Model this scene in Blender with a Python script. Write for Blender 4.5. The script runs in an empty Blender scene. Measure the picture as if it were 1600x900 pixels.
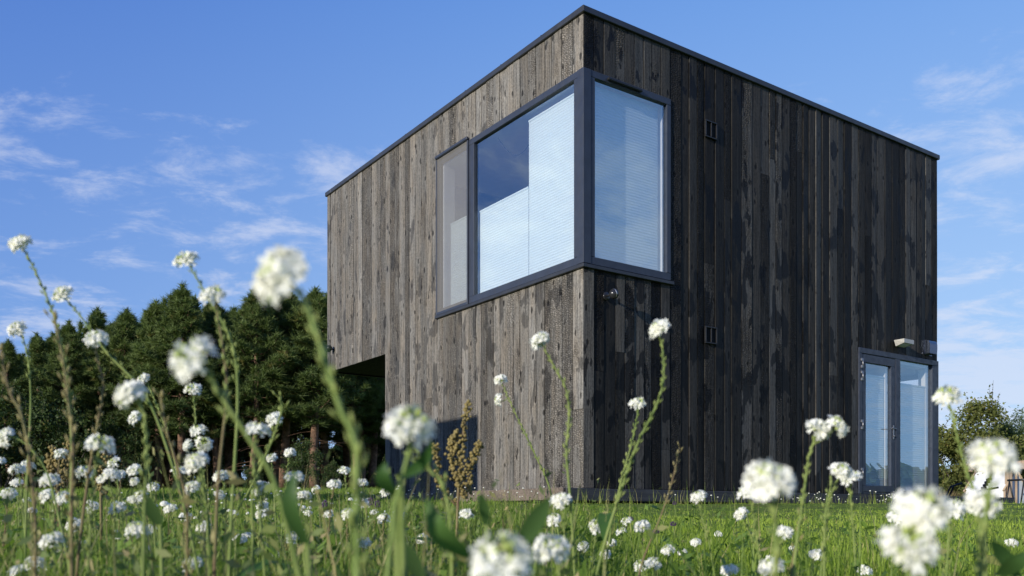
import bpy, math, random
import numpy as np
from mathutils import Vector, Matrix
random.seed(7); rng = np.random.default_rng(7)
R = math.radians
sc = bpy.context.scene
col = sc.collection

# ------------------------------------------------------------------ camera numbers (eye at the world origin, metres)
FPX, HX, HY = 1399.0, 800.0, 804.0
def at(px, py, d):                       # where a feature seen in the photo stands, at depth d
    return Vector(((px-HX)/FPX*d, d, (HY-py)/FPX*d))

# ------------------------------------------------------------------ ground height
def sst(a, b, x):
    t = np.clip((np.asarray(x, float)-a)/(b-a), 0, 1); return t*t*(3-2*t)
def ground(x, y):
    x = np.asarray(x, float); y = np.asarray(y, float)
    near = -.335+.0438*np.clip(y, -8, 10.6)
    left = .033*np.clip(y-10.6, 0, 34)
    w = 1-sst(-3.5, 1.5, x-(y-11)*.12*0)
    right = -.004*np.clip(y-10.6, 0, 10)
    bump = .014*np.sin(x*2.1+.7)*np.cos(y*1.7)+.010*np.sin(x*4.3+y*3.1)
    fade = np.clip((np.hypot(x-3, y-14)-0)/9, .35, 1)
    return near+left*w+right*(1-w)+bump*fade*np.clip(1.2-np.abs(y-11)*0, 0, 1)
def gz(x, y): return float(ground(x, y))

# ------------------------------------------------------------------ object helpers
def tag(o, label=None, cat=None, group=None, kind=None):
    if label: o['label'] = label
    if cat: o['category'] = cat
    if group: o['group'] = group
    if kind: o['kind'] = kind
    return o
def empty(name, loc=(0, 0, 0), rz=0, parent=None):
    o = bpy.data.objects.new(name, None); col.objects.link(o)
    o.location = loc; o.rotation_euler = (0, 0, rz); o.empty_display_size = .1
    if parent: o.parent = parent
    return o
def link(name, me, parent=None, loc=None):
    o = bpy.data.objects.new(name, me); col.objects.link(o)
    if parent: o.parent = parent
    if loc is not None: o.location = loc
    return o

class MB:
    """collects boxes, tubes and quads into one mesh"""
    def __init__(s): s.v = []; s.f = []; s.m = []; s.sm = []; s.a = []
    def add(s, vs, fs, m=0, smooth=False, attr=(0, 0, 0, 0)):
        b = len(s.v); s.v += [tuple(v) for v in vs]; s.a += [attr]*len(vs)
        for f in fs: s.f.append([b+i for i in f]); s.m.append(m); s.sm.append(smooth)
    def box(s, x0, x1, y0, y1, z0, z1, m=0, ch=0, attr=(0, 0, 0, 0)):
        if ch <= 0:
            v = [(x, y, z) for z in (z0, z1) for y in (y0, y1) for x in (x0, x1)]
            s.add(v, [(0, 2, 3, 1), (4, 5, 7, 6), (0, 1, 5, 4), (2, 6, 7, 3), (0, 4, 6, 2), (1, 3, 7, 5)], m, False, attr)
            return
        vs = []; fs = []
        c = min(ch, .45*min(x1-x0, y1-y0, z1-z0))
        X = (x0, x1); Y = (y0, y1); Z = (z0, z1)
        idx = {}
        for i in (0, 1):
            for j in (0, 1):
                for k in (0, 1):
                    sx = c if i == 0 else -c; sy = c if j == 0 else -c; sz = c if k == 0 else -c
                    idx[i, j, k, 0] = len(vs); vs.append((X[i], Y[j]+sy, Z[k]+sz))
                    idx[i, j, k, 1] = len(vs); vs.append((X[i]+sx, Y[j], Z[k]+sz))
                    idx[i, j, k, 2] = len(vs); vs.append((X[i]+sx, Y[j]+sy, Z[k]))
        for i in (0, 1): fs.append([idx[i, 0, 0, 0], idx[i, 1, 0, 0], idx[i, 1, 1, 0], idx[i, 0, 1, 0]][::(-1 if i == 0 else 1)])
        for j in (0, 1): fs.append([idx[0, j, 0, 1], idx[1, j, 0, 1], idx[1, j, 1, 1], idx[0, j, 1, 1]][::(1 if j == 0 else -1)])
        for k in (0, 1): fs.append([idx[0, 0, k, 2], idx[1, 0, k, 2], idx[1, 1, k, 2], idx[0, 1, k, 2]][::(-1 if k == 0 else 1)])
        for a in (0, 1):
            for b in (0, 1):
                fs.append([idx[a, b, 0, 0], idx[a, b, 0, 1], idx[a, b, 1, 1], idx[a, b, 1, 0]])
                fs.append([idx[a, 0, b, 0], idx[a, 0, b, 2], idx[a, 1, b, 2], idx[a, 1, b, 0]])
                fs.append([idx[0, a, b, 1], idx[0, a, b, 2], idx[1, a, b, 2], idx[1, a, b, 1]])
        for i in (0, 1):
            for j in (0, 1):
                for k in (0, 1): fs.append([idx[i, j, k, 0], idx[i, j, k, 1], idx[i, j, k, 2]])
        s.add(vs, fs, m, False, attr)
    def tube(s, pts, rad, n=6, m=0, cap=True, attr=(0, 0, 0, 0)):
        pts = [Vector(p) for p in pts]
        if not hasattr(rad, '__len__'): rad = [rad]*len(pts)
        vs = []; up = Vector((0, 0, 1)); N = None
        for i, p in enumerate(pts):
            t = (pts[min(i+1, len(pts)-1)]-pts[max(i-1, 0)])
            if t.length < 1e-9: t = Vector((0, 0, 1))
            t.normalize()
            if N is None:
                N = t.cross(up if abs(t.z) < .9 else Vector((1, 0, 0))).normalized()
            else: N = (N-t*N.dot(t)).normalized()
            B = t.cross(N)
            for k in range(n):
                a = 2*math.pi*k/n; vs.append(p+(N*math.cos(a)+B*math.sin(a))*rad[i])
        fs = []
        for i in range(len(pts)-1):
            for k in range(n):
                a = i*n+k; b = i*n+(k+1) % n; fs.append((a, b, b+n, a+n))
        if cap: fs.append(tuple(range(n))[::-1]); fs.append(tuple(range((len(pts)-1)*n, len(pts)*n)))
        s.add(vs, fs, m, True, attr)
    def lathe(s, prof, n=16, m=0, M=None, attr=(0, 0, 0, 0)):
        vs = []
        for r, z in prof:
            for k in range(n):
                a = 2*math.pi*k/n; v = Vector((r*math.cos(a), r*math.sin(a), z)); vs.append(M @ v if M else v)
        fs = [(i*n+k, i*n+(k+1) % n, (i+1)*n+(k+1) % n, (i+1)*n+k) for i in range(len(prof)-1) for k in range(n)]
        fs.append(tuple(range(n))[::-1]); fs.append(tuple(range((len(prof)-1)*n, len(prof)*n)))
        s.add(vs, fs, m, True, attr)
    def mesh(s, name, mats, attr=None):
        me = bpy.data.meshes.new(name); me.from_pydata(s.v, [], s.f)
        for m in (mats if isinstance(mats, (list, tuple)) else [mats]): me.materials.append(m)
        me.polygons.foreach_set('material_index', s.m); me.polygons.foreach_set('use_smooth', s.sm)
        if attr:
            a = me.attributes.new(attr, 'FLOAT_COLOR', 'POINT'); a.data.foreach_set('color', np.array(s.a, np.float32).ravel())
        me.update(); return me
    def build(s, name, mats, parent=None, attr=None): return link(name, s.mesh(name, mats, attr), parent)

def np_mesh(name, V, F, mats, mi=None, attr=None, smooth=False):
    """V (n,3), F (m,k) all the same k"""
    me = bpy.data.meshes.new(name); n, k = F.shape
    me.vertices.add(len(V)); me.vertices.foreach_set('co', np.ascontiguousarray(V, np.float32).ravel())
    me.loops.add(n*k); me.loops.foreach_set('vertex_index', np.ascontiguousarray(F, np.int32).ravel())
    me.polygons.add(n); me.polygons.foreach_set('loop_start', np.arange(0, n*k, k, dtype=np.int32))
    for m in (mats if isinstance(mats, (list, tuple)) else [mats]): me.materials.append(m)
    if mi is not None: me.polygons.foreach_set('material_index', np.ascontiguousarray(mi, np.int32))
    me.polygons.foreach_set('use_smooth', np.full(n, smooth))
    if attr is not None:
        a = me.attributes.new('tint', 'FLOAT_COLOR', 'POINT'); a.data.foreach_set('color', np.ascontiguousarray(attr, np.float32).ravel())
    me.update(calc_edges=True); return me

# ------------------------------------------------------------------ node helpers
class NT:
    def __init__(s, tree): s.t = tree; s.n = tree.nodes; s.l = tree.links
    def set(s, sock, v):
        if isinstance(v, bpy.types.NodeSocket): s.l.new(v, sock)
        elif v is not None:
            if hasattr(sock.default_value, '__len__') and hasattr(v, '__len__') and len(sock.default_value) == 4 and len(v) == 3: v = (*v, 1)
            sock.default_value = v
    def node(s, typ, inp={}, **kw):
        n = s.n.new(typ)
        for k, v in kw.items(): setattr(n, k, v)
        for k, v in inp.items(): s.set(n.inputs[k], v)
        return n
    def math(s, op, a, b=None, c=None, clamp=False):
        n = s.n.new('ShaderNodeMath'); n.operation = op; n.use_clamp = clamp
        for i, v in enumerate((a, b, c)):
            if v is not None: s.set(n.inputs[i], v)
        return n.outputs[0]
    def vmul(s, a, b):
        n = s.n.new('ShaderNodeVectorMath'); n.operation = 'MULTIPLY'; s.set(n.inputs[0], a); s.set(n.inputs[1], b); return n.outputs[0]
    def noise(s, vec, scale=1, detail=4, rough=.55, dist=0):
        return s.node('ShaderNodeTexNoise', {'Vector': vec, 'Scale': scale, 'Detail': detail, 'Roughness': rough, 'Distortion': dist}).outputs['Fac']
    def ramp(s, x, a, b, smooth=True, lo=0., hi=1.):
        n = s.n.new('ShaderNodeMapRange'); n.interpolation_type = 'SMOOTHSTEP' if smooth else 'LINEAR'
        for i, v in enumerate((x, a, b, lo, hi)): s.set(n.inputs[i], v)
        return n.outputs[0]
    def mix(s, f, a, b, mode='MIX'):
        n = s.n.new('ShaderNodeMix'); n.data_type = 'RGBA'; n.blend_type = mode
        s.set(n.inputs[0], f); s.set(n.inputs[6], a); s.set(n.inputs[7], b); return n.outputs[2]
    def sep(s, v):
        n = s.n.new('ShaderNodeSeparateXYZ'); s.set(n.inputs[0], v); return n.outputs
    def comb(s, x, y, z):
        n = s.n.new('ShaderNodeCombineXYZ')
        for i, v in enumerate((x, y, z)): s.set(n.inputs[i], v)
        return n.outputs[0]
    def bump(s, h, strength=.5, dist=.01):
        return s.node('ShaderNodeBump', {'Height': h, 'Strength': strength, 'Distance': dist}).outputs[0]
def material(name):
    m = bpy.data.materials.new(name); m.use_nodes = True; t = NT(m.node_tree); t.n.clear()
    out = t.node('ShaderNodeOutputMaterial'); return m, t, out
def principled(t, out, **inp):
    d = {}
    for k, v in inp.items(): d[{'base': 'Base Color', 'rough': 'Roughness', 'spec': 'Specular IOR Level', 'metal': 'Metallic', 'normal': 'Normal',
                               'sheen': 'Sheen Weight', 'coat': 'Coat Weight'}[k]] = v
    p = t.node('ShaderNodeBsdfPrincipled', d); t.l.new(p.outputs[0], out.inputs[0]); return p
def coords(t): return t.node('ShaderNodeTexCoord').outputs
def plain(name, c, rough=.6, var=.18, scale=14, spec=.3, metal=0., bump=.12):
    m, t, out = material(name); o = coords(t)['Object']
    n = t.noise(o, scale, 5); k = t.ramp(n, .3, .7, True, 1-var, 1+var)
    base = t.vmul(c, t.comb(k, k, k))
    principled(t, out, base=base, rough=t.ramp(t.noise(o, scale*2.3, 3), .3, .7, True, max(.03, rough-.1), min(1, rough+.1)), spec=spec, metal=metal, normal=t.bump(n, bump, .004)); return m

M = {}
def make_wood():
    m, t, out = material('charred_timber'); P = coords(t)['Object']; x, y, z = t.sep(P)
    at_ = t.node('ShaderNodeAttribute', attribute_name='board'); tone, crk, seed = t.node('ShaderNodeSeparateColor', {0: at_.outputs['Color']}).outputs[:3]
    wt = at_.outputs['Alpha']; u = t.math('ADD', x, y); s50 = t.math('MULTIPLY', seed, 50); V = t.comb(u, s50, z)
    grain = t.noise(t.vmul(V, (70, 1, 1.8)), 1, 7, .65, .3)
    speck = t.noise(t.vmul(V, (60, 1, 34)), 1, 4, .7)
    patch = t.noise(t.vmul(V, (5, 1, 1.4)), 1, 4, .6)
    wob = t.noise(t.vmul(V, (16, 1, 11)), 1, 3)
    # alligator cracking, cells wider than tall
    Vc = t.comb(t.math('MULTIPLY', t.math('ADD', u, t.math('ADD', s50, t.math('MULTIPLY', wob, .07))), 22), t.math('MULTIPLY', t.math('ADD', z, t.math('MULTIPLY', wob, .05)), 50), 0)
    vor = t.node('ShaderNodeTexVoronoi', {'Vector': Vc, 'Scale': 1., 'Randomness': 1.}, voronoi_dimensions='2D', feature='DISTANCE_TO_EDGE').outputs['Distance']
    edge = t.ramp(vor, .0, .30)
    cw = t.ramp(t.math('ADD', crk, t.math('MULTIPLY', t.math('SUBTRACT', patch, .5), 1.1)), .62, .80)
    # knots
    Vk = t.comb(t.math('MULTIPLY', t.math('ADD', u, s50), 4.6), t.math('MULTIPLY', t.math('ADD', z, t.math('MULTIPLY', seed, 31)), 2.0), 0)
    vk = t.node('ShaderNodeTexVoronoi', {'Vector': Vk, 'Scale': 1., 'Randomness': 1.}, voronoi_dimensions='2D').outputs['Distance']
    vk = t.math('ADD', vk, t.math('MULTIPLY', t.math('SUBTRACT', wob, .5), .20))
    knot = t.ramp(vk, .05, .10, True, 1., 0.); ring = t.math('MULTIPLY', t.ramp(vk, .08, .13), t.ramp(vk, .13, .22, True, 1., 0.))
    # damp blotches: crisp and rounded, taller than wide, partly running over neighbours
    Vs = t.comb(t.math('MULTIPLY', u, 4.6), t.math('MULTIPLY', seed, .9), t.math('MULTIPLY', z, 1.9))
    st = t.noise(Vs, 1, 4, .5, .25)
    band = t.math('MULTIPLY', t.math('MULTIPLY', t.ramp(z, .9, 1.8), t.ramp(z, 3.4, 5.0, True, 1., 0.)), .055)
    stain = t.ramp(t.math('ADD', t.math('ADD', st, band), t.math('ADD', t.math('MULTIPLY', t.math('SUBTRACT', wob, .5), .05), t.math('MULTIPLY', t.math('SUBTRACT', 1, wt), .05))), .632, .648)
    f = t.math('ADD', t.math('MULTIPLY', grain, .62), t.math('MULTIPLY', speck, .38))
    base = t.mix(t.ramp(f, .34, .66), (.052, .049, .045), (.245, .226, .202))
    base = t.mix(1., base, t.mix(t.ramp(patch, .35, .7), (.97, .99, 1.0), (1.07, 1.0, .90)), 'MULTIPLY')
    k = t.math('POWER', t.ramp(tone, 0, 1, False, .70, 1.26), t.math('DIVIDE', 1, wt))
    k = t.math('MULTIPLY', k, t.ramp(knot, 0, 1, False, 1., .22))
    k = t.math('ADD', k, t.math('MULTIPLY', ring, .12))
    k = t.math('MULTIPLY', k, t.math('ADD', t.math('MULTIPLY', t.math('MULTIPLY', t.math('SUBTRACT', edge, .72), cw), .70), 1.0))
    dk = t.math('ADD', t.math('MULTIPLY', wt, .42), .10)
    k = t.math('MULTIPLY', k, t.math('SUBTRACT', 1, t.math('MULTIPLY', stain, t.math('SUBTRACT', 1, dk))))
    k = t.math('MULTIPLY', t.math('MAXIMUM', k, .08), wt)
    base = t.mix(1., base, t.comb(k, k, k), 'MULTIPLY')
    h = t.math('ADD', t.math('MULTIPLY', edge, cw), t.math('ADD', t.math('MULTIPLY', grain, .35), t.math('MULTIPLY', speck, .45)))
    h = t.math('SUBTRACT', h, t.math('MULTIPLY', knot, .3))
    principled(t, out, base=base, rough=t.ramp(stain, 0, 1, False, .7, .55), spec=.18, normal=t.bump(h, .9, .008))
    return m
M['wood'] = make_wood()
def make_plank(name, a, b, scale=(1, 1, 1)):
    m, t, out = material(name); P = coords(t)['Object']
    g = t.noise(t.vmul(P, scale), 1, 6, .6, .5); g2 = t.noise(P, 3, 3)
    base = t.mix(t.ramp(t.math('ADD', t.math('MULTIPLY', g, .7), t.math('MULTIPLY', g2, .3)), .3, .7), a, b)
    principled(t, out, base=base, rough=.72, spec=.25, normal=t.bump(g, .3, .004)); return m
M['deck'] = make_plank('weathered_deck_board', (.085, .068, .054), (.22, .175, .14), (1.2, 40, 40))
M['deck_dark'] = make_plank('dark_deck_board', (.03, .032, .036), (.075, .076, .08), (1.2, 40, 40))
M['timber'] = make_plank('pale_timber', (.28, .2, .13), (.5, .38, .26), (30, 30, 2))
M['brown_timber'] = make_plank('brown_timber', (.035, .026, .02), (.08, .06, .045), (3, 30, 30))
M['frame'] = plain('anthracite_frame', (.034, .041, .060), .42, .1, 6, .4, 0, .03)
M['cap'] = plain('parapet_metal', (.040, .043, .05), .4, .12, 4, .4, .2, .03)
M['core'] = plain('wall_core', (.012, .012, .012), .9)
M['plaster'] = plain('white_plaster', (.78, .78, .76), .8, .03, 8, .2)
M['blackm'] = plain('black_plastic', (.015, .015, .016), .4, .1, 20, .4)
M['dark_void'] = plain('dark_duct', (.006, .006, .006), .9)
M['greymetal'] = plain('grey_metal', (.42, .42, .40), .35, .06, 20, .5, .6, .03)
M['galv'] = plain('galvanised_box', (.45, .43, .39), .45, .08, 30, .4, .2, .03)
M['steel'] = plain('brushed_steel', (.30, .30, .31), .38, .06, 30, .5, .9, .03)
M['chrome'] = plain('polished_hood', (.10, .12, .17), .16, .05, 10, .5, .9, .02)
M['darkmetal'] = plain('dark_lamp_metal', (.03, .03, .033), .3, .08, 20, .5, .3, .03)
M['lens'] = plain('lamp_lens', (.75, .75, .72), .15, .03, 20, .5)
M['fabric'] = plain('maroon_sling', (.10, .035, .04), .8, .15, 30)
M['cream'] = plain('white_lamp_shade', (.7, .7, .68), .6, .03)
def make_blind():
    m, t, out = material('pleated_blind'); P = coords(t)['Object']; n = t.noise(t.vmul(P, (3, 3, 30)), 1, 3)
    c = t.mix(t.ramp(n, .3, .7), (.80, .91, .92), (.84, .94, .94))
    d = t.node('ShaderNodeBsdfDiffuse', {'Color': c}); tr = t.node('ShaderNodeBsdfTranslucent', {'Color': (.8, .86, .88, 1)})
    mx = t.node('ShaderNodeMixShader', {0: .22, 1: d.outputs[0], 2: tr.outputs[0]}); t.l.new(mx.outputs[0], out.inputs[0]); return m
M['blind'] = make_blind()
def make_glass(name, f0, tint, gloss=(.93, .96, 1, 1)):
    m, t, out = material(name); g = t.node('ShaderNodeNewGeometry')
    dn = t.n.new('ShaderNodeVectorMath'); dn.operation = 'DOT_PRODUCT'; t.l.new(g.outputs['Normal'], dn.inputs[0]); t.l.new(g.outputs['Incoming'], dn.inputs[1])
    c = t.math('SUBTRACT', 1, t.math('ABSOLUTE', dn.outputs['Value'])); f = t.math('ADD', t.math('MULTIPLY', t.math('POWER', c, 5), 1-f0), f0, clamp=True)
    gl = t.node('ShaderNodeBsdfGlossy', {'Color': gloss, 'Roughness': .0}); tr = t.node('ShaderNodeBsdfTransparent', {'Color': tint})
    mx = t.node('ShaderNodeMixShader', {0: f, 1: tr.outputs[0], 2: gl.outputs[0]}); t.l.new(mx.outputs[0], out.inputs[0]); return m
M['glass'] = make_glass('coated_window_glass', .31, (1, 1, 1, 1), (.74, .90, 1, 1))
M['ghouse'] = make_glass('greenhouse_sheet', .12, (.9, .93, .95, 1))
def make_screen():
    m, t, out = material('insect_mesh'); P = coords(t)['Object']; n = t.noise(t.vmul(P, (6, 6, 1)), 1, 3)
    d = t.node('ShaderNodeBsdfDiffuse', {'Color': t.mix(n, (.22, .21, .2), (.30, .285, .27))}); tr = t.node('ShaderNodeBsdfTransparent')
    mx = t.node('ShaderNodeMixShader', {0: .46, 1: tr.outputs[0], 2: d.outputs[0]}); t.l.new(mx.outputs[0], out.inputs[0]); return m
M['mesh'] = make_screen()

def leafy(name, a, b, c=None, trans=.35, rough=.55, nscale=.6, tint=True):
    """foliage: colour between a and b by the 'tint' attribute, thin-leaf translucency"""
    m, t, out = material(name); P = coords(t)['Object']
    at_ = t.node('ShaderNodeAttribute', attribute_name='tint'); r, g, bl = t.node('ShaderNodeSeparateColor', {0: at_.outputs['Color']}).outputs[:3]
    n = t.noise(P, nscale, 3); f = t.math('ADD', t.math('MULTIPLY', r, .75), t.math('MULTIPLY', t.math('SUBTRACT', n, .3), .5), clamp=True)
    cc = t.mix(f, a, b)
    if c is not None: cc = t.mix(t.ramp(g, .0, 1., False), cc, c)
    p = t.node('ShaderNodeBsdfPrincipled', {'Base Color': cc, 'Roughness': rough, 'Specular IOR Level': .25}); tr = t.node('ShaderNodeBsdfTranslucent', {'Color': t.mix(1., cc, (1.15, 1.25, .7), 'MULTIPLY')})
    mx = t.node('ShaderNodeMixShader', {0: trans, 1: p.outputs[0], 2: tr.outputs[0]}); t.l.new(mx.outputs[0], out.inputs[0]); return m
M['grass'] = leafy('lawn_blades', (.21, .31, .035), (.50, .60, .10), (.58, .48, .2), .5, .5, .8)
M['meadow'] = leafy('meadow_blades', (.11, .18, .03), (.34, .44, .08), (.5, .41, .19), .45, .5, .8)
M['weed'] = leafy('weed_leaf', (.06, .125, .022), (.26, .38, .07), (.36, .32, .10), .38, .5, 2)
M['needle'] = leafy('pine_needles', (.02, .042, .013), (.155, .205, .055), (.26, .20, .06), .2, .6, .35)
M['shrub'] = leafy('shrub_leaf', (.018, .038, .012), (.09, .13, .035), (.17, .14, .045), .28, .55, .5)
M['bush'] = leafy('garden_bush_leaf', (.045, .06, .018), (.22, .24, .06), (.27, .21, .06), .35, .55, .5)
M['cypress'] = leafy('grey_green_leaf', (.045, .07, .036), (.17, .22, .11), (.16, .18, .08), .3, .6, .5)
M['straw'] = leafy('straw_blades', (.28, .2, .09), (.5, .38, .19), (.5, .4, .2), .3, .6, 2)
M['leaf'] = leafy('plant_leaf', (.05, .12, .03), (.10, .2, .04), (.12, .15, .07), .4, .5, 20)
M['barkpine'] = plain('pine_bark', (.15, .09, .058), .85, .45, 6, .2, 0, .5)
M['bark'] = plain('grey_bark', (.10, .085, .07), .9, .4, 8, .2, 0, .5)
def stemmat(name, a, b, trans=0.):
    m, t, out = material(name); P = coords(t)['Object']; n = t.noise(P, 60, 3); n2 = t.noise(P, 9, 2)
    c = t.mix(t.ramp(t.math('ADD', t.math('MULTIPLY', n, .4), t.math('MULTIPLY', n2, .6)), .35, .65), a, b)
    p = t.node('ShaderNodeBsdfPrincipled', {'Base Color': c, 'Roughness': .6, 'Specular IOR Level': .25}); tr = t.node('ShaderNodeBsdfTranslucent', {'Color': c})
    mx = t.node('ShaderNodeMixShader', {0: trans, 1: p.outputs[0], 2: tr.outputs[0]}); t.l.new(mx.outputs[0], out.inputs[0]); return m
M['stem_green'] = stemmat('green_stem', (.14, .2, .045), (.24, .29, .08))
M['stem_bright'] = stemmat('bright_green_stem', (.15, .22, .045), (.26, .34, .10))
M['stem_red'] = stemmat('reddish_stem', (.16, .09, .055), (.22, .2, .08))
M['pod_green'] = stemmat('green_pods', (.22, .29, .07), (.36, .41, .13), .2)
M['pod_brown'] = stemmat('ripening_pods', (.26, .22, .09), (.4, .34, .15), .2)
M['petal'] = stemmat('white_petals', (.92, .90, .78), (.97, .96, .87), .28)
M['bud'] = stemmat('greenish_buds', (.42, .52, .10), (.66, .72, .30), .2)
M['dock'] = stemmat('dock_seeds', (.17, .13, .045), (.30, .235, .085), .1)
M['clover'] = stemmat('purple_petals', (.07, .02, .10), (.14, .05, .2), .2)

# ------------------------------------------------------------------ world, sun, camera
HOUSE_RZ = math.atan2(.5742, .8187)
loc_sun = Vector((-.888, -.165, .225)).normalized()          # towards the sun, in house axes (from the lamp's shadow)
SUN = Matrix.Rotation(HOUSE_RZ, 3, 'Z') @ loc_sun
el = math.asin(SUN.z); az = math.atan2(SUN.x, SUN.y)
w = bpy.data.worlds.new('World'); sc.world = w; w.use_nodes = True; t = NT(w.node_tree); t.n.clear()
out = t.node('ShaderNodeOutputWorld')
sky = t.node('ShaderNodeTexSky', sky_type='NISHITA', sun_disc=False, sun_elevation=el, sun_rotation=az, altitude=100, air_density=1.0, dust_density=.3, ozone_density=2.0)
SKY_K = .105
D_ = t.node('ShaderNodeTexCoord').outputs['Generated']; dx, dy, dz = t.sep(D_)
CL = 1/SKY_K
anti = t.math('ADD', t.math('ADD', t.math('MULTIPLY', dx, -SUN.x/math.cos(el)), t.math('MULTIPLY', dy, -SUN.y/math.cos(el))), 0)
side = t.ramp(anti, .1, 1.0); up = t.ramp(dz, .0, .55, False); zen = t.ramp(dz, .5, 1.)
g_l = t.mix(up, tuple(v*CL for v in (.235, .43, .85)), tuple(v*CL for v in (.064, .18, .63))); g_r = t.mix(up, tuple(v*CL for v in (.50, .70, .97)), tuple(v*CL for v in (.15, .36, .85)))
grad = t.mix(side, g_l, g_r); grad = t.mix(zen, grad, (.06*CL, .15*CL, .5*CL))
hs = t.mix(.88, t.node('ShaderNodeHueSaturation', {'Saturation': 1.1, 'Value': 1.6, 'Color': sky.outputs[0]}).outputs[0], grad)
iz = t.math('ADD', t.math('MAXIMUM', dz, 0), .12)
cp = t.comb(t.math('DIVIDE', dx, iz), t.math('DIVIDE', dy, iz), 0)
n1 = t.noise(t.vmul(cp, (1.8, 2.2, 1)), 2.3, 9, .66, .3); n2 = t.noise(t.vmul(cp, (.55, .6, 1)), 1.1, 3, .5)
cov = t.math('ADD', t.math('MULTIPLY', n1, .62), t.math('MULTIPLY', n2, .45))
elev = t.math('MULTIPLY', t.ramp(dz, .0, .14), t.ramp(dz, .34, .47, True, 1., 0.))
low = t.ramp(dz, .05, .2, True, .06, 0.)
cm = t.ramp(t.math('ADD', cov, t.math('ADD', t.math('MULTIPLY', t.math('SUBTRACT', elev, 1), .16), t.math('ADD', low, t.math('MULTIPLY', t.math('MULTIPLY', side, .05), t.ramp(dz, .16, .30, True, 1., 0.))))), .495, .66)
clouded = t.mix(t.math('MULTIPLY', cm, .54), hs, (.76*CL, .80*CL, .93*CL))
bg = t.node('ShaderNodeBackground', {'Color': clouded, 'Strength': SKY_K}); t.l.new(bg.outputs[0], out.inputs[0])

sl = bpy.data.lights.new('sun', 'SUN'); sl.energy = 5.0; sl.angle = R(.5); sl.color = (1, .95, .86)
so = bpy.data.objects.new('sun', sl); col.objects.link(so); so.rotation_euler = SUN.to_track_quat('Z', 'Y').to_euler(); so.location = SUN*60
cam = bpy.data.cameras.new('camera'); co = bpy.data.objects.new('camera', cam); col.objects.link(co); sc.camera = co
co.location = (0, 0, 0); co.rotation_euler = (R(90), 0, 0)
cam.sensor_width = 36; cam.lens = 36*FPX/1600; cam.shift_y = (HY-450)/1600; cam.clip_start = .02; cam.clip_end = 3000
cam.dof.use_dof = True; cam.dof.focus_distance = 9.5; cam.dof.aperture_fstop = 7.5
sc.view_settings.view_transform = 'Standard'; sc.view_settings.look = 'None'; sc.view_settings.exposure = 0
sc.cycles.max_bounces = 10; sc.cycles.transparent_max_bounces = 16; sc.cycles.use_denoising = True

# ------------------------------------------------------------------ ground sheet
def make_ground():
    xs = np.concatenate([[-1500, -600, -250, -120, -70], np.arange(-45, 45.1, .5), [70, 120, 250, 600, 1500]])
    ys = np.concatenate([[-1500, -500, -150, -50, -20], np.arange(-8, 62.1, .5), [90, 150, 300, 700, 1500]])
    X, Y = np.meshgrid(xs, ys); Z = ground(X, Y); V = np.stack([X, Y, Z], -1).reshape(-1, 3); nx = len(xs)
    I = np.arange(len(V)).reshape(len(ys), nx); F = np.stack([I[:-1, :-1], I[:-1, 1:], I[1:, 1:], I[1:, :-1]], -1).reshape(-1, 4)
    m, t, out = material('meadow_soil'); P = coords(t)['Object']
    a = t.noise(P, 1.3, 6); b = t.noise(P, 11, 5)
    c = t.mix(t.ramp(b, .3, .7), (.07, .115, .018), (.20, .27, .045)); c = t.mix(t.ramp(a, .5, .75), c, (.17, .17, .05))
    principled(t, out, base=c, rough=.95, spec=.1, normal=t.bump(b, .6, .03))
    o = link('ground', np_mesh('ground', V, F, m, smooth=True)); tag(o, kind='structure')
make_ground()

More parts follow.
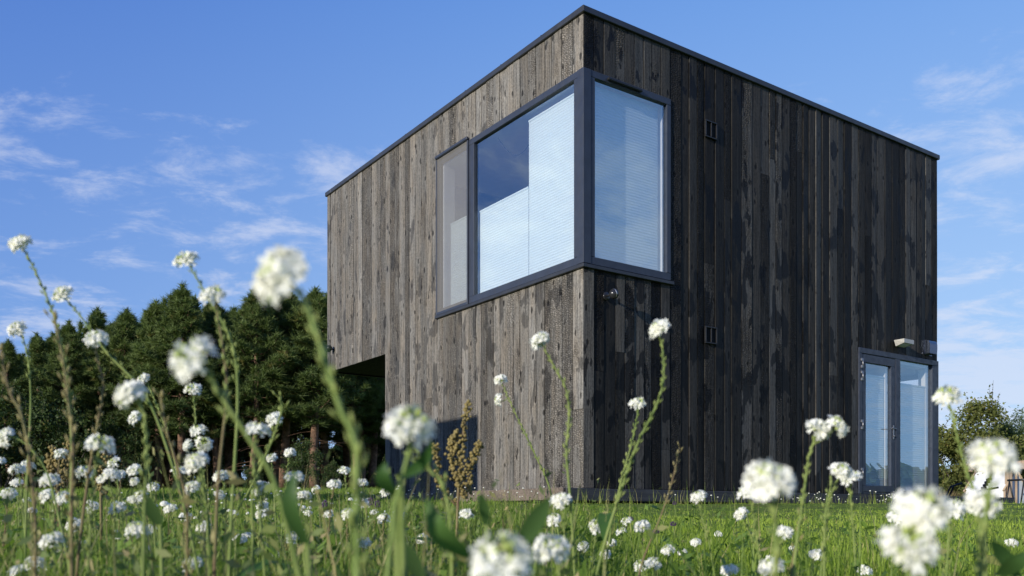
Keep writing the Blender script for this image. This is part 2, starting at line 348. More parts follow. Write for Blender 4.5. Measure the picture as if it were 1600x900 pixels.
# ================================================================== THE HOUSE
HX1, HY1, ZB, ZT = 7.864, 7.689, .327, 6.18
house = empty('house', (.872, 10.887, 0), HOUSE_RZ)
tag(house, 'black cube house clad in vertical charred timber boards with glazed corner', 'house')
Z0, Z1 = 3.06, 5.435
def boards(mb, umin, umax, zmin, zmax, holes, put, seed, wt=1.):
    """vertical boards along u between zmin and zmax, cut round the holes (u0,u1,z0,z1); put(u, out, z) gives the point"""
    rr = random.Random(seed)
    edges = [umin]
    stops = sorted({umin, umax, *[h[0] for h in holes], *[h[1] for h in holes]}); stops = [s for s in stops if umin <= s <= umax]
    for a, b in zip(stops, stops[1:]):
        n = max(1, round((b-a)/.172)); ws = [rr.uniform(.78, 1.22) for _ in range(n)]; s = sum(ws)/(b-a); acc = a
        for w_ in ws: acc += w_/s; edges.append(acc)
    for a, b in zip(edges, edges[1:]):
        mid = .5*(a+b); ivs = [(zmin, zmax)]
        for h in holes:
            if h[0] < mid < h[1]:
                nv = []
                for p, q in ivs:
                    if h[3] <= p or h[2] >= q: nv.append((p, q)); continue
                    if h[2] > p: nv.append((p, h[2]))
                    if h[3] < q: nv.append((h[3], q))
                ivs = nv
        for p, q in ivs:
            cuts = [p]
            if q-p > 1.5 and rr.random() < (.12 if wt == 1 else .28): cuts.append(rr.uniform(p+.5, q-.5))
            cuts.append(q)
            for c0, c1 in zip(cuts, cuts[1:]):
                o = rr.uniform(0, .0035); ti = rr.gauss(.0006, .0022 if wt == 1 else .0036); g = rr.uniform(.003, .006); ch = rr.uniform(.003, .006) if wt == 1 else rr.uniform(.0015, .004)
                if rr.random() < .10: o += .005
                cr = rr.random(); attr = (rr.random(), cr, rr.random(), wt); z0 = c0+(.0015 if c0 > p else 0); z1 = c1-(.0015 if c1 < q else 0)
                a_, b_ = a+g, b-g
                cup = rr.uniform(-.0015, .003)
                prof = [(a_, -.02), (a_, o-ti-ch*.8), (a_+ch, o-ti), (mid, o+cup), (b_-ch, o+ti), (b_, o+ti-ch*.8), (b_, -.02)]
                # a slight bow along the height
                nz = max(2, int((z1-z0)/.8)+1); zs = [z0+(z1-z0)*i/(nz-1) for i in range(nz)]; ph = rr.uniform(0, 6.3); am = rr.uniform(0, .0022)
                vs = []
                for z in zs:
                    bo = am*math.sin(ph+z*1.4)
                    vs += [put(u, d+(bo if d > -.019 else 0), z) for u, d in prof]
                k = len(prof); fs = []
                for i in range(nz-1):
                    for j in range(k-1): fs.append((i*k+j, i*k+j+1, (i+1)*k+j+1, (i+1)*k+j))
                fs.append(tuple(range(k))[::-1]); fs.append(tuple(range((nz-1)*k, nz*k)))
                mb.add(vs, fs, 0, False, attr)
def core(mb, umin, umax, zmin, zmax, holes, boxfn):
    us = sorted({umin, umax, *[min(max(h[i], umin), umax) for h in holes for i in (0, 1)]}); zs = sorted({zmin, zmax, *[min(max(h[i], zmin), zmax) for h in holes for i in (2, 3)]})
    for a, b in zip(us, us[1:]):
        run = None
        for p, q in zip(zs, zs[1:]):
            m_ = (.5*(a+b), .5*(p+q)); hole = any(h[0] < m_[0] < h[1] and h[2] < m_[1] < h[3] for h in holes)
            if not hole: boxfn(a, b, p, q)
RH = [(0, 1.464, 3.005, Z1), (5.595, HX1, ZB, 2.636)]                  # right wall: corner window, door
LH = [(0, 3.495, 3.005, Z1), (5.271, HY1, ZB, 2.725)]                  # left wall: corner window, recess under the overhang
EH = [(.12, 2.9, ZB, 2.45)]                                            # end wall: garden window round the corner
BH = [(0, 2.2, ZB, 2.725)]
BT = ZT-.045
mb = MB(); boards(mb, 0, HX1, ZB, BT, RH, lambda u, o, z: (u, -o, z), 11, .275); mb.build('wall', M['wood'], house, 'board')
mb = MB(); boards(mb, .004, HY1, ZB, BT, LH, lambda u, o, z: (-o, u, z), 23); mb.build('wall', M['wood'], house, 'board')
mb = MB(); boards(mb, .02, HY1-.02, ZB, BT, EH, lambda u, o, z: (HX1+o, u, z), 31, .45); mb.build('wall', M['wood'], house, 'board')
mb = MB(); boards(mb, .02, HX1-.02, ZB, BT, BH, lambda u, o, z: (u, HY1+o, z), 37); mb.build('wall', M['wood'], house, 'board')
# recess walls under the overhang
mb = MB(); boards(mb, 0.03, 2.2, ZB, 2.7, [], lambda u, o, z: (u, 5.271+.02+o, z), 41); boards(mb, 5.32, HY1-.03, ZB, 2.7, [], lambda u, o, z: (2.2-o, u, z), 43)
mb.build('wall', M['wood'], house, 'board')
# core and inner lining
mb = MB(); T0, T1 = .021, .05
core(mb, .021, HX1-.021, ZB, BT, RH, lambda a, b, p, q: mb.box(a, b, T0, T1, p, q))
core(mb, T1, HY1-.021, ZB, BT, LH, lambda a, b, p, q: mb.box(T0, T1, a, b, p, q))
core(mb, T1, HY1-.021, ZB, BT, EH, lambda a, b, p, q: mb.box(HX1-T1, HX1-T0, a, b, p, q))
core(mb, T1, HX1-T1, ZB, BT, BH, lambda a, b, p, q: mb.box(a, b, HY1-T1, HY1-T0, p, q)); mb.box(.03, 2.2, 5.262, 5.268, ZB, 2.7); mb.box(2.222, 2.24, 5.31, HY1-.06, ZB, 2.7)
mb.build('wall_core', M['core'], house)
mb = MB(); T2, T3 = .052, .24
RHi = [(0, 1.395, 3.14, 5.36), (5.595, HX1, ZB, 2.5)]
core(mb, .26, HX1-.26, ZB, BT-.25, RHi, lambda a, b, p, q: mb.box(a, b, T2, T3, p, q))
core(mb, .26, HY1-.26, 2.8, BT-.25, [(0, 3.40, 3.14, 5.36)], lambda a, b, p, q: mb.box(T2, T3, a, b, p, q))
mb.box(T2, T3, .26, 5.2, ZB, 2.7)
core(mb, .26, HY1-.26, ZB, BT-.25, EH, lambda a, b, p, q: mb.box(HX1-T3, HX1-T2, a, b, p, q))
mb.box(.26, HX1-.26, HY1-T3, HY1-T2, 2.8, BT-.25); mb.box(2.25, HX1-.26, HY1-T3, HY1-T2, ZB, 2.7); mb.box(2.25, 2.32, 5.2, HY1-.27, ZB, 2.7); mb.box(.26, 2.25, 5.13, 5.25, ZB, 2.7)
mb.box(T2, 1.42, T2, .24, Z1-.09, Z1-.002)                 # reveal heads above the blinds
mb.box(T2, T3, .26, 3.44, Z1-.09, Z1-.003)
mb.box(T2+.01, HX1-T3, .26, 5.2, 2.62, 2.70)
mb.box(3.0, 3.1, .26, 5.0, 2.9, 5.8)                       # partition upstairs
mb.box(4.9, 5.0, .26, 5.0, ZB+.02, 2.6)                    # partition downstairs
mb.box(1.40, 1.45, T2+.05, .24, 3.14, 5.36)
mb.box(T3+.02, 2.99, T3+.02, 5.2, BT-.30, BT-.255)                 # ceiling upstairs
mb.build('inner_wall', M['plaster'], house)
mb = MB(); mb.box(.06, HX1-.06, .06, 5.2, 2.71, 2.86); mb.box(.06, HX1-.06, 5.202, HY1-.06, 2.78, 2.859); mb.box(.06, HX1-.06, .06, 5.2, .30, ZB); mb.box(2.25, HX1-.06, 5.2, HY1-.06, .30, ZB)
mb.build('floor_slab', M['timber'], house)
mb = MB(); mb.box(.02, HX1-.02, .02, HY1-.02, BT-.24, BT-.03); mb.build('roof', M['cap'], house)
# soffit under the overhang
mb = MB()
for i in range(14):
    a = .03+i*.212; mb.box(a, a+.208, 5.29, HY1-.02, 2.745, 2.765)
mb.build('soffit', M['core'], house)
# parapet cap (four mitred lengths in one ring) with a drip edge
mb = MB(); c0, c1 = -.035, .22
mb.box(c0, HX1-c0, c0, c1, ZT-.078, ZT, 0, .006); mb.box(c0, HX1-c0, HY1-c1, HY1-c0, ZT-.078, ZT, 0, .006)
mb.box(c0, c1, c1+.001, HY1-c1-.001, ZT-.078, ZT-.0005, 0, .006); mb.box(HX1-c1, HX1-c0, c1+.001, HY1-c1-.001, ZT-.078, ZT-.0005, 0, .006)
cap = mb.build('parapet_cap', M['cap'], house)
mb = MB(); mb.box(-.018, .018, -.006, .006, 0, .018, 0, .002); cl = mb.mesh('roof_clip', M['cap'])
for k in range(8):
    link('roof_clip', cl, cap, (.1-.1, .85+k*.92, ZT+.001)); link('roof_clip', cl, cap, (.55+k*.95, .0, ZT+.001))

# --- corner window: two leaves round the corner and a mesh-screened sash
def pleats(mb, put, u0, u1, z0, z1, pitch=.036, dep=.0055):
    n = int((z1-z0)/pitch); vs = []
    for i in range(2*n+1):
        z = z0+(z1-z0)*i/(2*n); d = dep if i % 2 else 0
        vs += [put(u0, d, z), put(u1, d, z)]
    mb.add(vs, [(2*i, 2*i+1, 2*i+3, 2*i+2) for i in range(2*n)])
mb = MB(); FO, FI = -.022, .075      # frame stands 22 mm proud
c = .004
mb.box(FO, .10, FO, .10, 3.0605, Z1-.0005, 0, c)                                            # corner post
# left leaf (plane x)
mb.box(FO+.006, FI, .1005, 2.60, Z1-.085, Z1, 0, c); mb.box(FO+.006, FI, .1005, 2.60, Z0, Z0+.095, 0, c)
mb.box(FO+.006, FI, .1005, .172, Z0+.0955, Z1-.0855, 0, c); mb.box(FO+.006, FI, 2.455, 2.60, Z0+.0955, Z1-.0855, 0, c)
# right leaf (plane y)
mb.box(.1005, 1.464, FO+.006, FI, Z1-.085, Z1, 0, c); mb.box(.1005, 1.464, FO+.006, FI, Z0, Z0+.095, 0, c)
mb.box(.1005, .168, FO+.006, FI, Z0+.0955, Z1-.0855, 0, c); mb.box(1.392, 1.464, FO+.006, FI, Z0+.0955, Z1-.0855, 0, c)
# sash behind the mesh
mb.box(FO+.03, FI, 2.6005, 3.495, Z1-.08, Z1, 0, c); mb.box(FO+.03, FI, 2.6005, 3.495, Z0, Z0+.09, 0, c); mb.box(FO+.03, FI, 3.43, 3.495, Z0+.0905, Z1-.0805, 0, c)
win = mb.build('window', M['frame'], house); win['label'] = 'tall corner window wrapping both facades, with white pleated blinds'
mb = MB(); mb.box(-.045, .02, -.045, 3.53, 3.003, 3.048, 0, .005); mb.box(.021, 1.50, -.045, .02, 3.003, 3.047, 0, .005); mb.build('sill', M['cap'], win)
for q in ([(.02, .165, 3.13), (.02, 2.46, 3.13), (.02, 2.46, 5.36), (.02, .165, 5.36)], [(.16, .02, 3.13), (1.40, .02, 3.13), (1.40, .02, 5.36), (.16, .02, 5.36)],
          [(.02, 2.595, 3.13), (.02, 3.44, 3.13), (.02, 3.44, 5.36), (.02, 2.595, 5.36)]):
    mb = MB(); mb.add(q, [(0, 1, 2, 3)]); mb.build('pane', M['glass'], win)
def blind(put, u0, u1, z0, z1):
    mb = MB(); pleats(mb, put, u0, u1, z0, z1)
    vs = [put(u0, -.006, z1), put(u1, -.006, z1), put(u1, -.006, z1+.022), put(u0, -.006, z1+.022), put(u0, .016, z1), put(u1, .016, z1), put(u1, .016, z1+.022), put(u0, .016, z1+.022)]
    mb.add(vs, [(0, 1, 2, 3), (7, 6, 5, 4), (3, 2, 6, 7), (0, 4, 5, 1), (0, 3, 7, 4), (1, 5, 6, 2)])
    return mb.build('blind', M['blind'], win)
pl = lambda u, d, z: (.095+d, u, z)
pr = lambda u, d, z: (u, .095+d, z)
blind(pl, .17, 1.262, 3.14, 5.245); blind(pl, 1.270, 2.47, 3.14, 4.37); blind(pl, 2.63, 3.28, 3.14, 4.40)
blind(pr, .13, 1.335, 3.14, 5.30)
# roll-down insect screen over the sash: cassette, guides, mesh
mb = MB(); mb.box(-.062, -.0165, 2.585, 3.50, Z1+.0, Z1+.05, 0, .01); mb.box(-.04, -.0165, 2.5865, 2.612, Z0-.01, Z1-.001, 0, .004); mb.box(-.04, .005, 3.475, 3.502, Z0-.01, Z1-.001, 0, .004); mb.box(-.042, -.0165, 2.613, 3.474, Z0-.012, Z0+.03, 0, .004)
isc = mb.build('screen_cassette', M['frame'], win)
mb = MB(); mb.add([(-.028, 2.612, Z0+.03), (-.028, 3.475, Z0+.03), (-.028, 3.475, Z1), (-.028, 2.612, Z1)], [(0, 1, 2, 3)]); mb.build('insect_screen', M['mesh'], win)
mb = MB(); mb.box(.36, .93, -.055, -.0165, Z1-.062, Z1-.03, 0, .006); mb.box(.362, .372, -.06, -.0555, Z1-.055, Z1-.04); mb.build('trickle_vent', M['blackm'], win)
# pull cord seen against the clear pane
mb = MB(); pts = [(.13, 2.05-.9*s, 5.32-.75*math.sin(s*2.6)*.55) for s in [i/14 for i in range(15)]]; mb.tube(pts, .004, 5)
pts = [(.16, 1.30+.03*math.sin(a), 4.98+.07*math.cos(a)) for a in [i*.5 for i in range(13)]]; mb.tube(pts, .004, 5); mb.build('cord', M['blackm'], win)

# --- garden door: frame, leaf, fixed light
DX0, DM, DX1, DZ0, DZ1 = 5.595, 6.60, HX1+.018, ZB, 2.636
mb = MB()
mb.box(DX0, DX1, -.02, .07, DZ1-.085, DZ1, 0, c); mb.box(DX0, DX0+.075, -.02, .07, DZ0, DZ1-.0855, 0, c); mb.box(DM, DM+.13, -.02, .07, DZ0, DZ1-.0855, 0, c)
mb.box(DX1-.19, DX1, -.02, .17, DZ0, DZ1-.0855, 0, c); mb.box(DM+.1305, DX1-.1905, -.02, .07, DZ0, DZ0+.07, 0, c); mb.box(DX0+.0755, DM-.0005, -.005, .07, DZ0, DZ0+.03, 0, c)
door = mb.build('door', M['frame'], house); door['label'] = 'glazed garden door with fixed side light at the far corner'
mb = MB(); a, b = DX0+.082, DM-.006; lz0, lz1 = DZ0+.034, DZ1-.092
mb.box(a, b, -.012, .062, lz1-.13, lz1, 0, c); mb.box(a, b, -.012, .062, lz0, lz0+.10, 0, c); mb.box(a, a+.105, -.012, .062, lz0+.1005, lz1-.1305, 0, c); mb.box(b-.115, b, -.012, .062, lz0+.1005, lz1-.1305, 0, c)
mb.build('door_leaf', M['frame'], door)
for x0, x1, p, q in ((a+.09, b-.10, lz0+.09, lz1-.12), (DM+.12, DX1-.18, DZ0+.06, DZ1-.08)):
    mb = MB(); mb.add([(x0, .022, p), (x1, .022, p), (x1, .022, q), (x0, .022, q)], [(0, 1, 2, 3)]); mb.build('pane', M['glass'], door)
for x0, x1, q in ((a+.06, b-.19, 2.23), (DM+.10, DX1-.275, 2.17)):
    mb = MB(); pleats(mb, lambda u, d, z: (u, .075+d, z), x0, x1, DZ0+.05, q); mb.box(x0, x1, .068, .09, q, q+.02); mb.build('blind', M['blind'], door)
mb = MB(); mb.box(b-.165, b-.115, .063, .2, lz0+.11, lz1-.135); mb.box(DX1-.255, DX1-.192, .071, .20, DZ0+.07, DZ1-.09); mb.build('reveal', M['plaster'], door)
mb = MB()
for dz in (-.055, .055): mb.box(-.03, .03, -.035, -.0125, dz-.022, dz+.022, 0, .004)
mb.tube([(.012, -.03, -.075), (.012, -.03, .075)], .009, 8); hg = mb.mesh('hinge', M['steel'])
for zz in (2.39, 2.19, 1.42, .66): link('hinge', hg, door, (DX0+.07, 0, zz))
mb = MB(); hx = b-.058; mb.box(hx-.016, hx+.016, -.022, -.0125, 1.23, 1.46, 0, .004); mb.tube([(hx, -.02, 1.40), (hx, -.065, 1.40), (hx-.02, -.07, 1.40), (hx-.14, -.07, 1.40)], .009, 8)
mb.lathe([(.012, 0), (.012, .012), (.009, .016)], 10, 0, Matrix.Translation((hx, -.0225, 1.28)) @ Matrix.Rotation(R(90), 4, 'X')); mb.build('handle', M['steel'], door)
# end-wall garden window (its light shows through the door glass)
mb = MB(); EX = HX1
mb.box(EX-.07, EX+.02, .171, 2.9, 2.37, 2.45, 0, c); mb.box(EX-.07, EX+.02, .171, 2.9, ZB, ZB+.08, 0, c); mb.box(EX-.07, EX+.02, 2.82, 2.9, ZB+.081, 2.369, 0, c); mb.box(EX-.07, EX+.02, 1.5, 1.58, ZB+.081, 2.369, 0, c)
ew = mb.build('window', M['frame'], house); ew['label'] = 'large garden window in the end wall'
for p, q in ((.165, 1.51), (1.57, 2.83)):
    mb = MB(); mb.add([(EX-.02, p, .4), (EX-.02, q, .4), (EX-.02, q, 2.38), (EX-.02, p, 2.38)], [(0, 1, 2, 3)]); mb.build('pane', M['glass'], ew)
# --- sill boards / deck edge
def deck_board(name, label, x0, x1, y0, y1, z0, z1, m):
    mb = MB(); n = 3; L_ = max(x1-x0, y1-y0); k = max(1, round(L_/3.6))
    for i in range(k):
        if x1-x0 > y1-y0: mb.box(x0+(x1-x0)*i/k+.002, x0+(x1-x0)*(i+1)/k-.002, y0, y1, z0, z1, 0, .006)
        else: mb.box(x0, x1, y0+(y1-y0)*i/k+.002, y0+(y1-y0)*(i+1)/k-.002, z0, z1, 0, .006)
    return mb
dk = empty('terrace_deck', (.872, 10.887, 0), HOUSE_RZ); tag(dk, 'low timber terrace edge running round the foot of the black house', 'deck')
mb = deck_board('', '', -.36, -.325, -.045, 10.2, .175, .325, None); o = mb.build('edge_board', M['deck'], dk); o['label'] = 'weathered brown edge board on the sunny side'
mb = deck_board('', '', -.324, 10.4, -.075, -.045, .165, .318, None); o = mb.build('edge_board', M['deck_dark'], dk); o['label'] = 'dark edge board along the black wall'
mb = MB()
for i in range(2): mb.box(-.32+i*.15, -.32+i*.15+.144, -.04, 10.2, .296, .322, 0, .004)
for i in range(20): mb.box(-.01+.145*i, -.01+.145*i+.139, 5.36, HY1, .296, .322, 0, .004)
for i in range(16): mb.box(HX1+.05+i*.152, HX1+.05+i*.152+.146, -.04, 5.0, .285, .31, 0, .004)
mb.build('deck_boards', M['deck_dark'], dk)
mb = MB(); mb.box(-.28, HX1, .03, HY1+2, -.2, .16); mb.build('plinth', M['core'], dk)

# --- fittings on the walls (things of their own)
def on_house(name, label, cat, x, y, z, rz=0, group=None):
    v = house.matrix_basis @ Vector((x, y, z)); return tag(empty(name, v, HOUSE_RZ+rz), label, cat, group)
t_ = on_house('wall_spotlight', 'round black spotlight under the corner window on the black wall', 'wall lamp', .345, -.004, 2.70)
mb = MB(); RX = Matrix.Rotation(R(90), 4, 'X')
mb.lathe([(.052, 0), (.052, .012), (.046, .016)], 20, 0, Matrix.Translation((.0, -.012, 0)) @ RX); mb.tube([(0, -.02, 0), (0, -.11, .0)], .014, 8); mb.build('base', M['darkmetal'], t_)
mb = MB(); mb.lathe([(.018, -.062), (.040, -.05), (.058, -.02), (.062, .0), (.058, .02), (.040, .05), (.018, .062)], 20, 0, Matrix.Translation((0, -.155, 0))); mb.build('lamp_head', M['darkmetal'], t_)
mb = MB(); mb.lathe([(.0625, -.008), (.0640, 0), (.0625, .008)], 24, 0, Matrix.Translation((-.004, -.155, 0)) @ Matrix.Rotation(R(80), 4, 'Y')); mb.build('ring', M['steel'], t_)
def vent(z, label):
    v = on_house('wall_vent', label, 'wall vent', 2.215, -.004, z, 0, 'square vents on the black wall')
    mb = MB(); s = .115
    for x0, x1, p, q in ((-s, s, s-.018, s), (-s, s, -s, -s+.018), (-s, -s+.018, -s+.0185, s-.0185), (s-.018, s, -s+.0185, s-.0185), (-.007, .007, -s+.0185, s-.0185)): mb.box(x0, x1, -.032, -.003, p, q, 0, .003)
    mb.build('frame', M['blackm'], v); mb = MB(); mb.box(-s+.02, s-.02, -.012, -.004, -s+.02, s-.02); mb.build('duct', M['dark_void'], v)
vent(5.215, 'square black vent high on the black wall beside the window'); vent(2.43, 'square black vent lower on the black wall beneath the other')
wl = on_house('wall_lamp', 'grey box-shaped wall lamp mounted above the glazed door', 'wall lamp', 6.66, -.004, 2.80)
mb = MB(); mb.box(-.06, .06, -.03, 0, -.04, .04, 0, .003); mb.build('base', M['blackm'], wl)
mb = MB(); v = [(-.14, -.21, .045), (.14, -.21, .045), (.14, -.03, .045), (-.14, -.03, .045), (-.14, -.21, -.02), (.14, -.21, -.02), (.12, -.05, -.055), (-.12, -.05, -.055)]
mb.add(v, [(0, 1, 2, 3), (7, 6, 5, 4), (0, 4, 5, 1), (1, 5, 6, 2), (2, 6, 7, 3), (3, 7, 4, 0)]); mb.build('lamp_body', M['galv'], wl)
mb = MB(); mb.add([(-.11, -.19, -.026), (.11, -.19, -.026), (.10, -.07, -.053), (-.10, -.07, -.053)], [(3, 2, 1, 0)]); mb.build('lens', M['lens'], wl)
hd = on_house('vent_hood', 'small polished metal vent hood beside the upper corner of the door', 'vent hood', 7.57, -.004, 2.83)
mb = MB(); prof = [(-.002, .13), (-.05, .125), (-.09, .10), (-.105, .05), (-.105, -.02), (-.10, -.10)]; vs = [(sx*.115, y, z) for y, z in prof for sx in (-1, 1)]
mb.add(vs, [(2*i, 2*i+2, 2*i+3, 2*i+1) for i in range(5)], 0, True); mb.build('hood', M['chrome'], hd)
mb = MB()
for sx in (-1, 1): mb.add([(sx*.1155, y, z) for y, z in prof]+[(sx*.1155, -.002, -.10)], [tuple(range(7))])
mb.box(-.125, .125, -.003, 0, -.125, .13); mb.box(-.11, .11, -.095, -.004, -.108, -.10); mb.build('side_plate', M['chrome'], hd)
s2 = on_house('wall_spotlight', 'small round black spotlight low at the far left edge of the overhang', 'wall lamp', -.004, 7.376, 3.12)
mb = MB(); RY = Matrix.Rotation(R(-90), 4, 'Y'); mb.lathe([(.05, 0), (.05, .012), (.044, .016)], 18, 0, RY); mb.tube([(-.014, 0, 0), (-.06, 0, 0)], .014, 8); mb.build('base', M['blackm'], s2)
mb = MB(); mb.lathe([(.02, -.062), (.042, -.045), (.056, 0), (.05, .05), (.03, .065)], 18, 0, Matrix.Translation((-.10, 0, 0)) @ Matrix.Rotation(R(50), 4, 'X')); mb.build('lamp_head', M['blackm'], s2)
pd = on_house('pendant_lamp', 'small pendant lamp on a thin cord seen through the door glass', 'pendant lamp', 7.43, .62, 2.14)
mb = MB(); mb.lathe([(.035, -.04), (.04, 0), (.02, .045), (.008, .06)], 14); mb.build('lamp_shade', M['cream'], pd); mb = MB(); mb.tube([(0, 0, .06), (0, 0, .47)], .004, 5); mb.tube([(0, 0, .47), (-.2, .12, .25), (-.6, .3, .2), (-1, .6, .42)], .004, 5); mb.build('cord', M['blackm'], pd)

#@@PART2
# ================================================================== VEGETATION
def blades(P, H, W, lean, az_, curl, rnd, seg=2):
    """curved tapering blades; arrays of base points, heights, widths, lean, azimuth -> V, F(tri), tint"""
    n = len(P); t_ = np.linspace(0, 1, seg+1); d = np.stack([np.cos(az_), np.sin(az_)], -1); s = np.stack([-d[:, 1], d[:, 0]], -1)
    V = np.zeros((n, 2*seg+1, 3), np.float32)
    for i, tt in enumerate(t_):
        off = (lean*tt+curl*tt*tt)*H; c = P.copy(); c[:, :2] += d*off[:, None]; c[:, 2] += H*tt*np.sqrt(np.clip(1-(lean*.6)**2, .2, 1))-curl*tt*tt*H*.25
        if i == seg: V[:, 2*seg] = c
        else:
            ww = (W*(1-tt*.55)*.5)[:, None]
            V[:, 2*i] = c; V[:, 2*i, :2] -= s*ww; V[:, 2*i+1] = c; V[:, 2*i+1, :2] += s*ww
    F = []
    for i in range(seg-1): F += [(2*i, 2*i+1, 2*i+3), (2*i, 2*i+3, 2*i+2)]
    F.append((2*seg-2, 2*seg-1, 2*seg)); F = np.array(F)
    FF = (np.arange(n)*(2*seg+1))[:, None, None]+F[None]
    tint = np.repeat(rnd[:, None, :], 2*seg+1, 1)
    return V.reshape(-1, 3), FF.reshape(-1, 3), tint.reshape(-1, 4)
Hinv = Matrix.Rotation(-HOUSE_RZ, 3, 'Z')
def house_xy(x, y):
    c, s = math.cos(HOUSE_RZ), math.sin(HOUSE_RZ); X = x-.872; Y = y-10.887
    return c*X+s*Y, -s*X+c*Y
def off_deck(x, y):
    a, b = house_xy(x, y); return ~((a > -.38) & (b > -.09) & (a < 10.45) & (b < 10.2))
def fbm(x, y, s=0):
    v = 0
    for i, (f, a) in enumerate(((.35, .5), (.9, .3), (2.2, .25), (5., .15))):
        v = v+a*np.sin(x*f*1.3+s+i*1.7+np.sin(y*f+i))*np.cos(y*f*1.1-s*.6+i*2.3+np.sin(x*f*.8))
    return v
def scatter(n, y0, y1, p, spread=.68, extra=.8):
    u = rng.random(n); y = (y0**(1-p)+u*(y1**(1-p)-y0**(1-p)))**(1/(1-p)) if abs(p-1) > 1e-3 else y0*(y1/y0)**u
    x = (rng.random(n)*2-1)*(spread*y+extra); return x, y
# --- mown lawn in front of and around the house
def lawn(n, y0, y1, p, name, mat, h0, h1, wbase, mask, fall=.5):
    x, y = scatter(n, y0, y1, p); k = off_deck(x, y) & mask(x, y); x, y = x[k], y[k]; n = len(x)
    f = fbm(x, y); f2 = fbm(x*1.7, y*1.7, 3)
    H = (h0+(h1-h0)*rng.random(n)**1.6)*(1+.55*f); W = (wbase+.00055*y)*(.7+.7*rng.random(n))
    tint = np.stack([np.clip(.5+.5*f2+rng.normal(0, .22, n), 0, 1), np.where(rng.random(n) < .06+.05*(f > .3), rng.random(n)*.9, .0), np.zeros(n), np.ones(n)], -1)
    H *= np.clip(1.35-y/9, fall, 1)
    P = np.stack([x, y, ground(x, y)-.01], -1)
    V, F, T = blades(P, H, W, rng.normal(0, .28, n), rng.random(n)*6.283, rng.normal(.25, .35, n), tint)
    o = link(name, np_mesh(name, V, F, mat, attr=T)); tag(o, kind='stuff'); return o
leftness = lambda x, y: 1-sst(-.10, .16, x/np.maximum(y, .5))          # wild meadow on the left, lawn on the right
o = lawn(230000, 1.3, 17, 1.0, 'lawn_grass', M['grass'], .03, .078, .0042, lambda x, y: rng.random(len(x)) > .55*leftness(x, y), .27); tag(o, 'short bright green lawn grass in front of the black house', 'grass')
o = lawn(110000, 1.0, 16, 1.15, 'meadow_grass', M['meadow'], .09, .27, .0042, lambda x, y: rng.random(len(x)) < .06+.94*leftness(x, y), .33); tag(o, 'taller unmown meadow grass on the left side', 'grass')
o = lawn(70000, 14, 46, .6, 'meadow_grass', M['meadow'], .14, .36, .006, lambda x, y: x < .35*y+3); tag(o, 'shaded rough grass reaching back to the pine wood', 'grass')
# taller seed stalks along the foot of the house
n = 420; u = rng.random(n)*10.0-.3; a = u; b = -.10-rng.random(n)*.25; cs, sn = math.cos(HOUSE_RZ), math.sin(HOUSE_RZ)
x = .872+cs*a-sn*b; y = 10.887+sn*a+cs*b; P = np.stack([x, y, ground(x, y)], -1)
V, F, T = blades(P, .08+.26*rng.random(n)**2.2, np.full(n, .006), rng.normal(0, .3, n), rng.random(n)*6.28, rng.normal(.2, .3, n), np.stack([rng.random(n), rng.random(n)*.8, 0*u, 0*u+1], -1))
o = link('seed_grass', np_mesh('seed_grass', V, F, M['meadow'], attr=T)); tag(o, 'thin long grass stalks left standing along the dark deck edge', 'grass', kind='stuff')

def leaf_cloud(C, N, size, aspect, rnd, fold=.0):
    """one lozenge leaf (two triangles) at every centre C, facing about N"""
    n = len(C); r = rng.normal(size=(n, 3)); a = np.cross(N, r); a /= np.linalg.norm(a, axis=1)[:, None]+1e-9; b = np.cross(N, a); b /= np.linalg.norm(b, axis=1)[:, None]+1e-9
    L = size[:, None]; w_ = L*aspect
    V = np.stack([C-a*L*.5, C+b*w_*.5+N*0, C+a*L*.5, C-b*w_*.5], 1); F = np.array([(0, 1, 2), (0, 2, 3)]); FF = (np.arange(n)*4)[:, None, None]+F[None]
    return V.reshape(-1, 3), FF.reshape(-1, 3), np.repeat(rnd[:, None, :], 4, 1).reshape(-1, 4)
def unit(v): return v/(np.linalg.norm(v, axis=-1, keepdims=True)+1e-9)
# --- broad-leaved weeds low in the near meadow (ground cover)
def weeds(n, y0, y1, mask, name, label):
    x, y = scatter(n, y0, y1, 1.0); k = off_deck(x, y) & mask(x, y); x, y = x[k], y[k]; n = len(x); m_ = 9
    hh = .04+.15*rng.random(n)**1.3
    t_ = rng.random((n, m_)); ang = rng.random((n, m_))*6.283; rad = .02+.05*rng.random((n, m_))
    lx = rng.normal(0, .18, n)[:, None]*hh[:, None]*t_; ly = rng.normal(0, .18, n)[:, None]*hh[:, None]*t_
    C = np.stack([x[:, None]+lx+np.cos(ang)*rad, y[:, None]+ly+np.sin(ang)*rad, ground(x, y)[:, None]+hh[:, None]*(.1+t_)], -1).reshape(-1, 3)
    N = unit(np.stack([np.cos(ang)*.7, np.sin(ang)*.7, np.full_like(ang, .9)], -1).reshape(-1, 3)+rng.normal(0, .35, (n*m_, 3)))
    q = len(C); rnd = np.stack([np.clip(rng.normal(.5, .3, q), 0, 1), np.where(rng.random(q) < .10, rng.random(q), 0), 0*C[:, 0], 0*C[:, 0]+1], -1)
    V, F, T = leaf_cloud(C, N, .025+.045*rng.random(q), .26+.2*rng.random(q)[:, None], rnd)
    o = link(name, np_mesh(name, V, F, M['weed'], attr=T)); tag(o, label, 'weeds', kind='stuff')
weeds(9000, 1.0, 7, lambda x, y: rng.random(len(x)) < np.clip((7-y)/5, 0, 1)* (.08+.92*leftness(x, y)), 'ground_weeds', 'low broad-leaved weeds growing through the meadow')

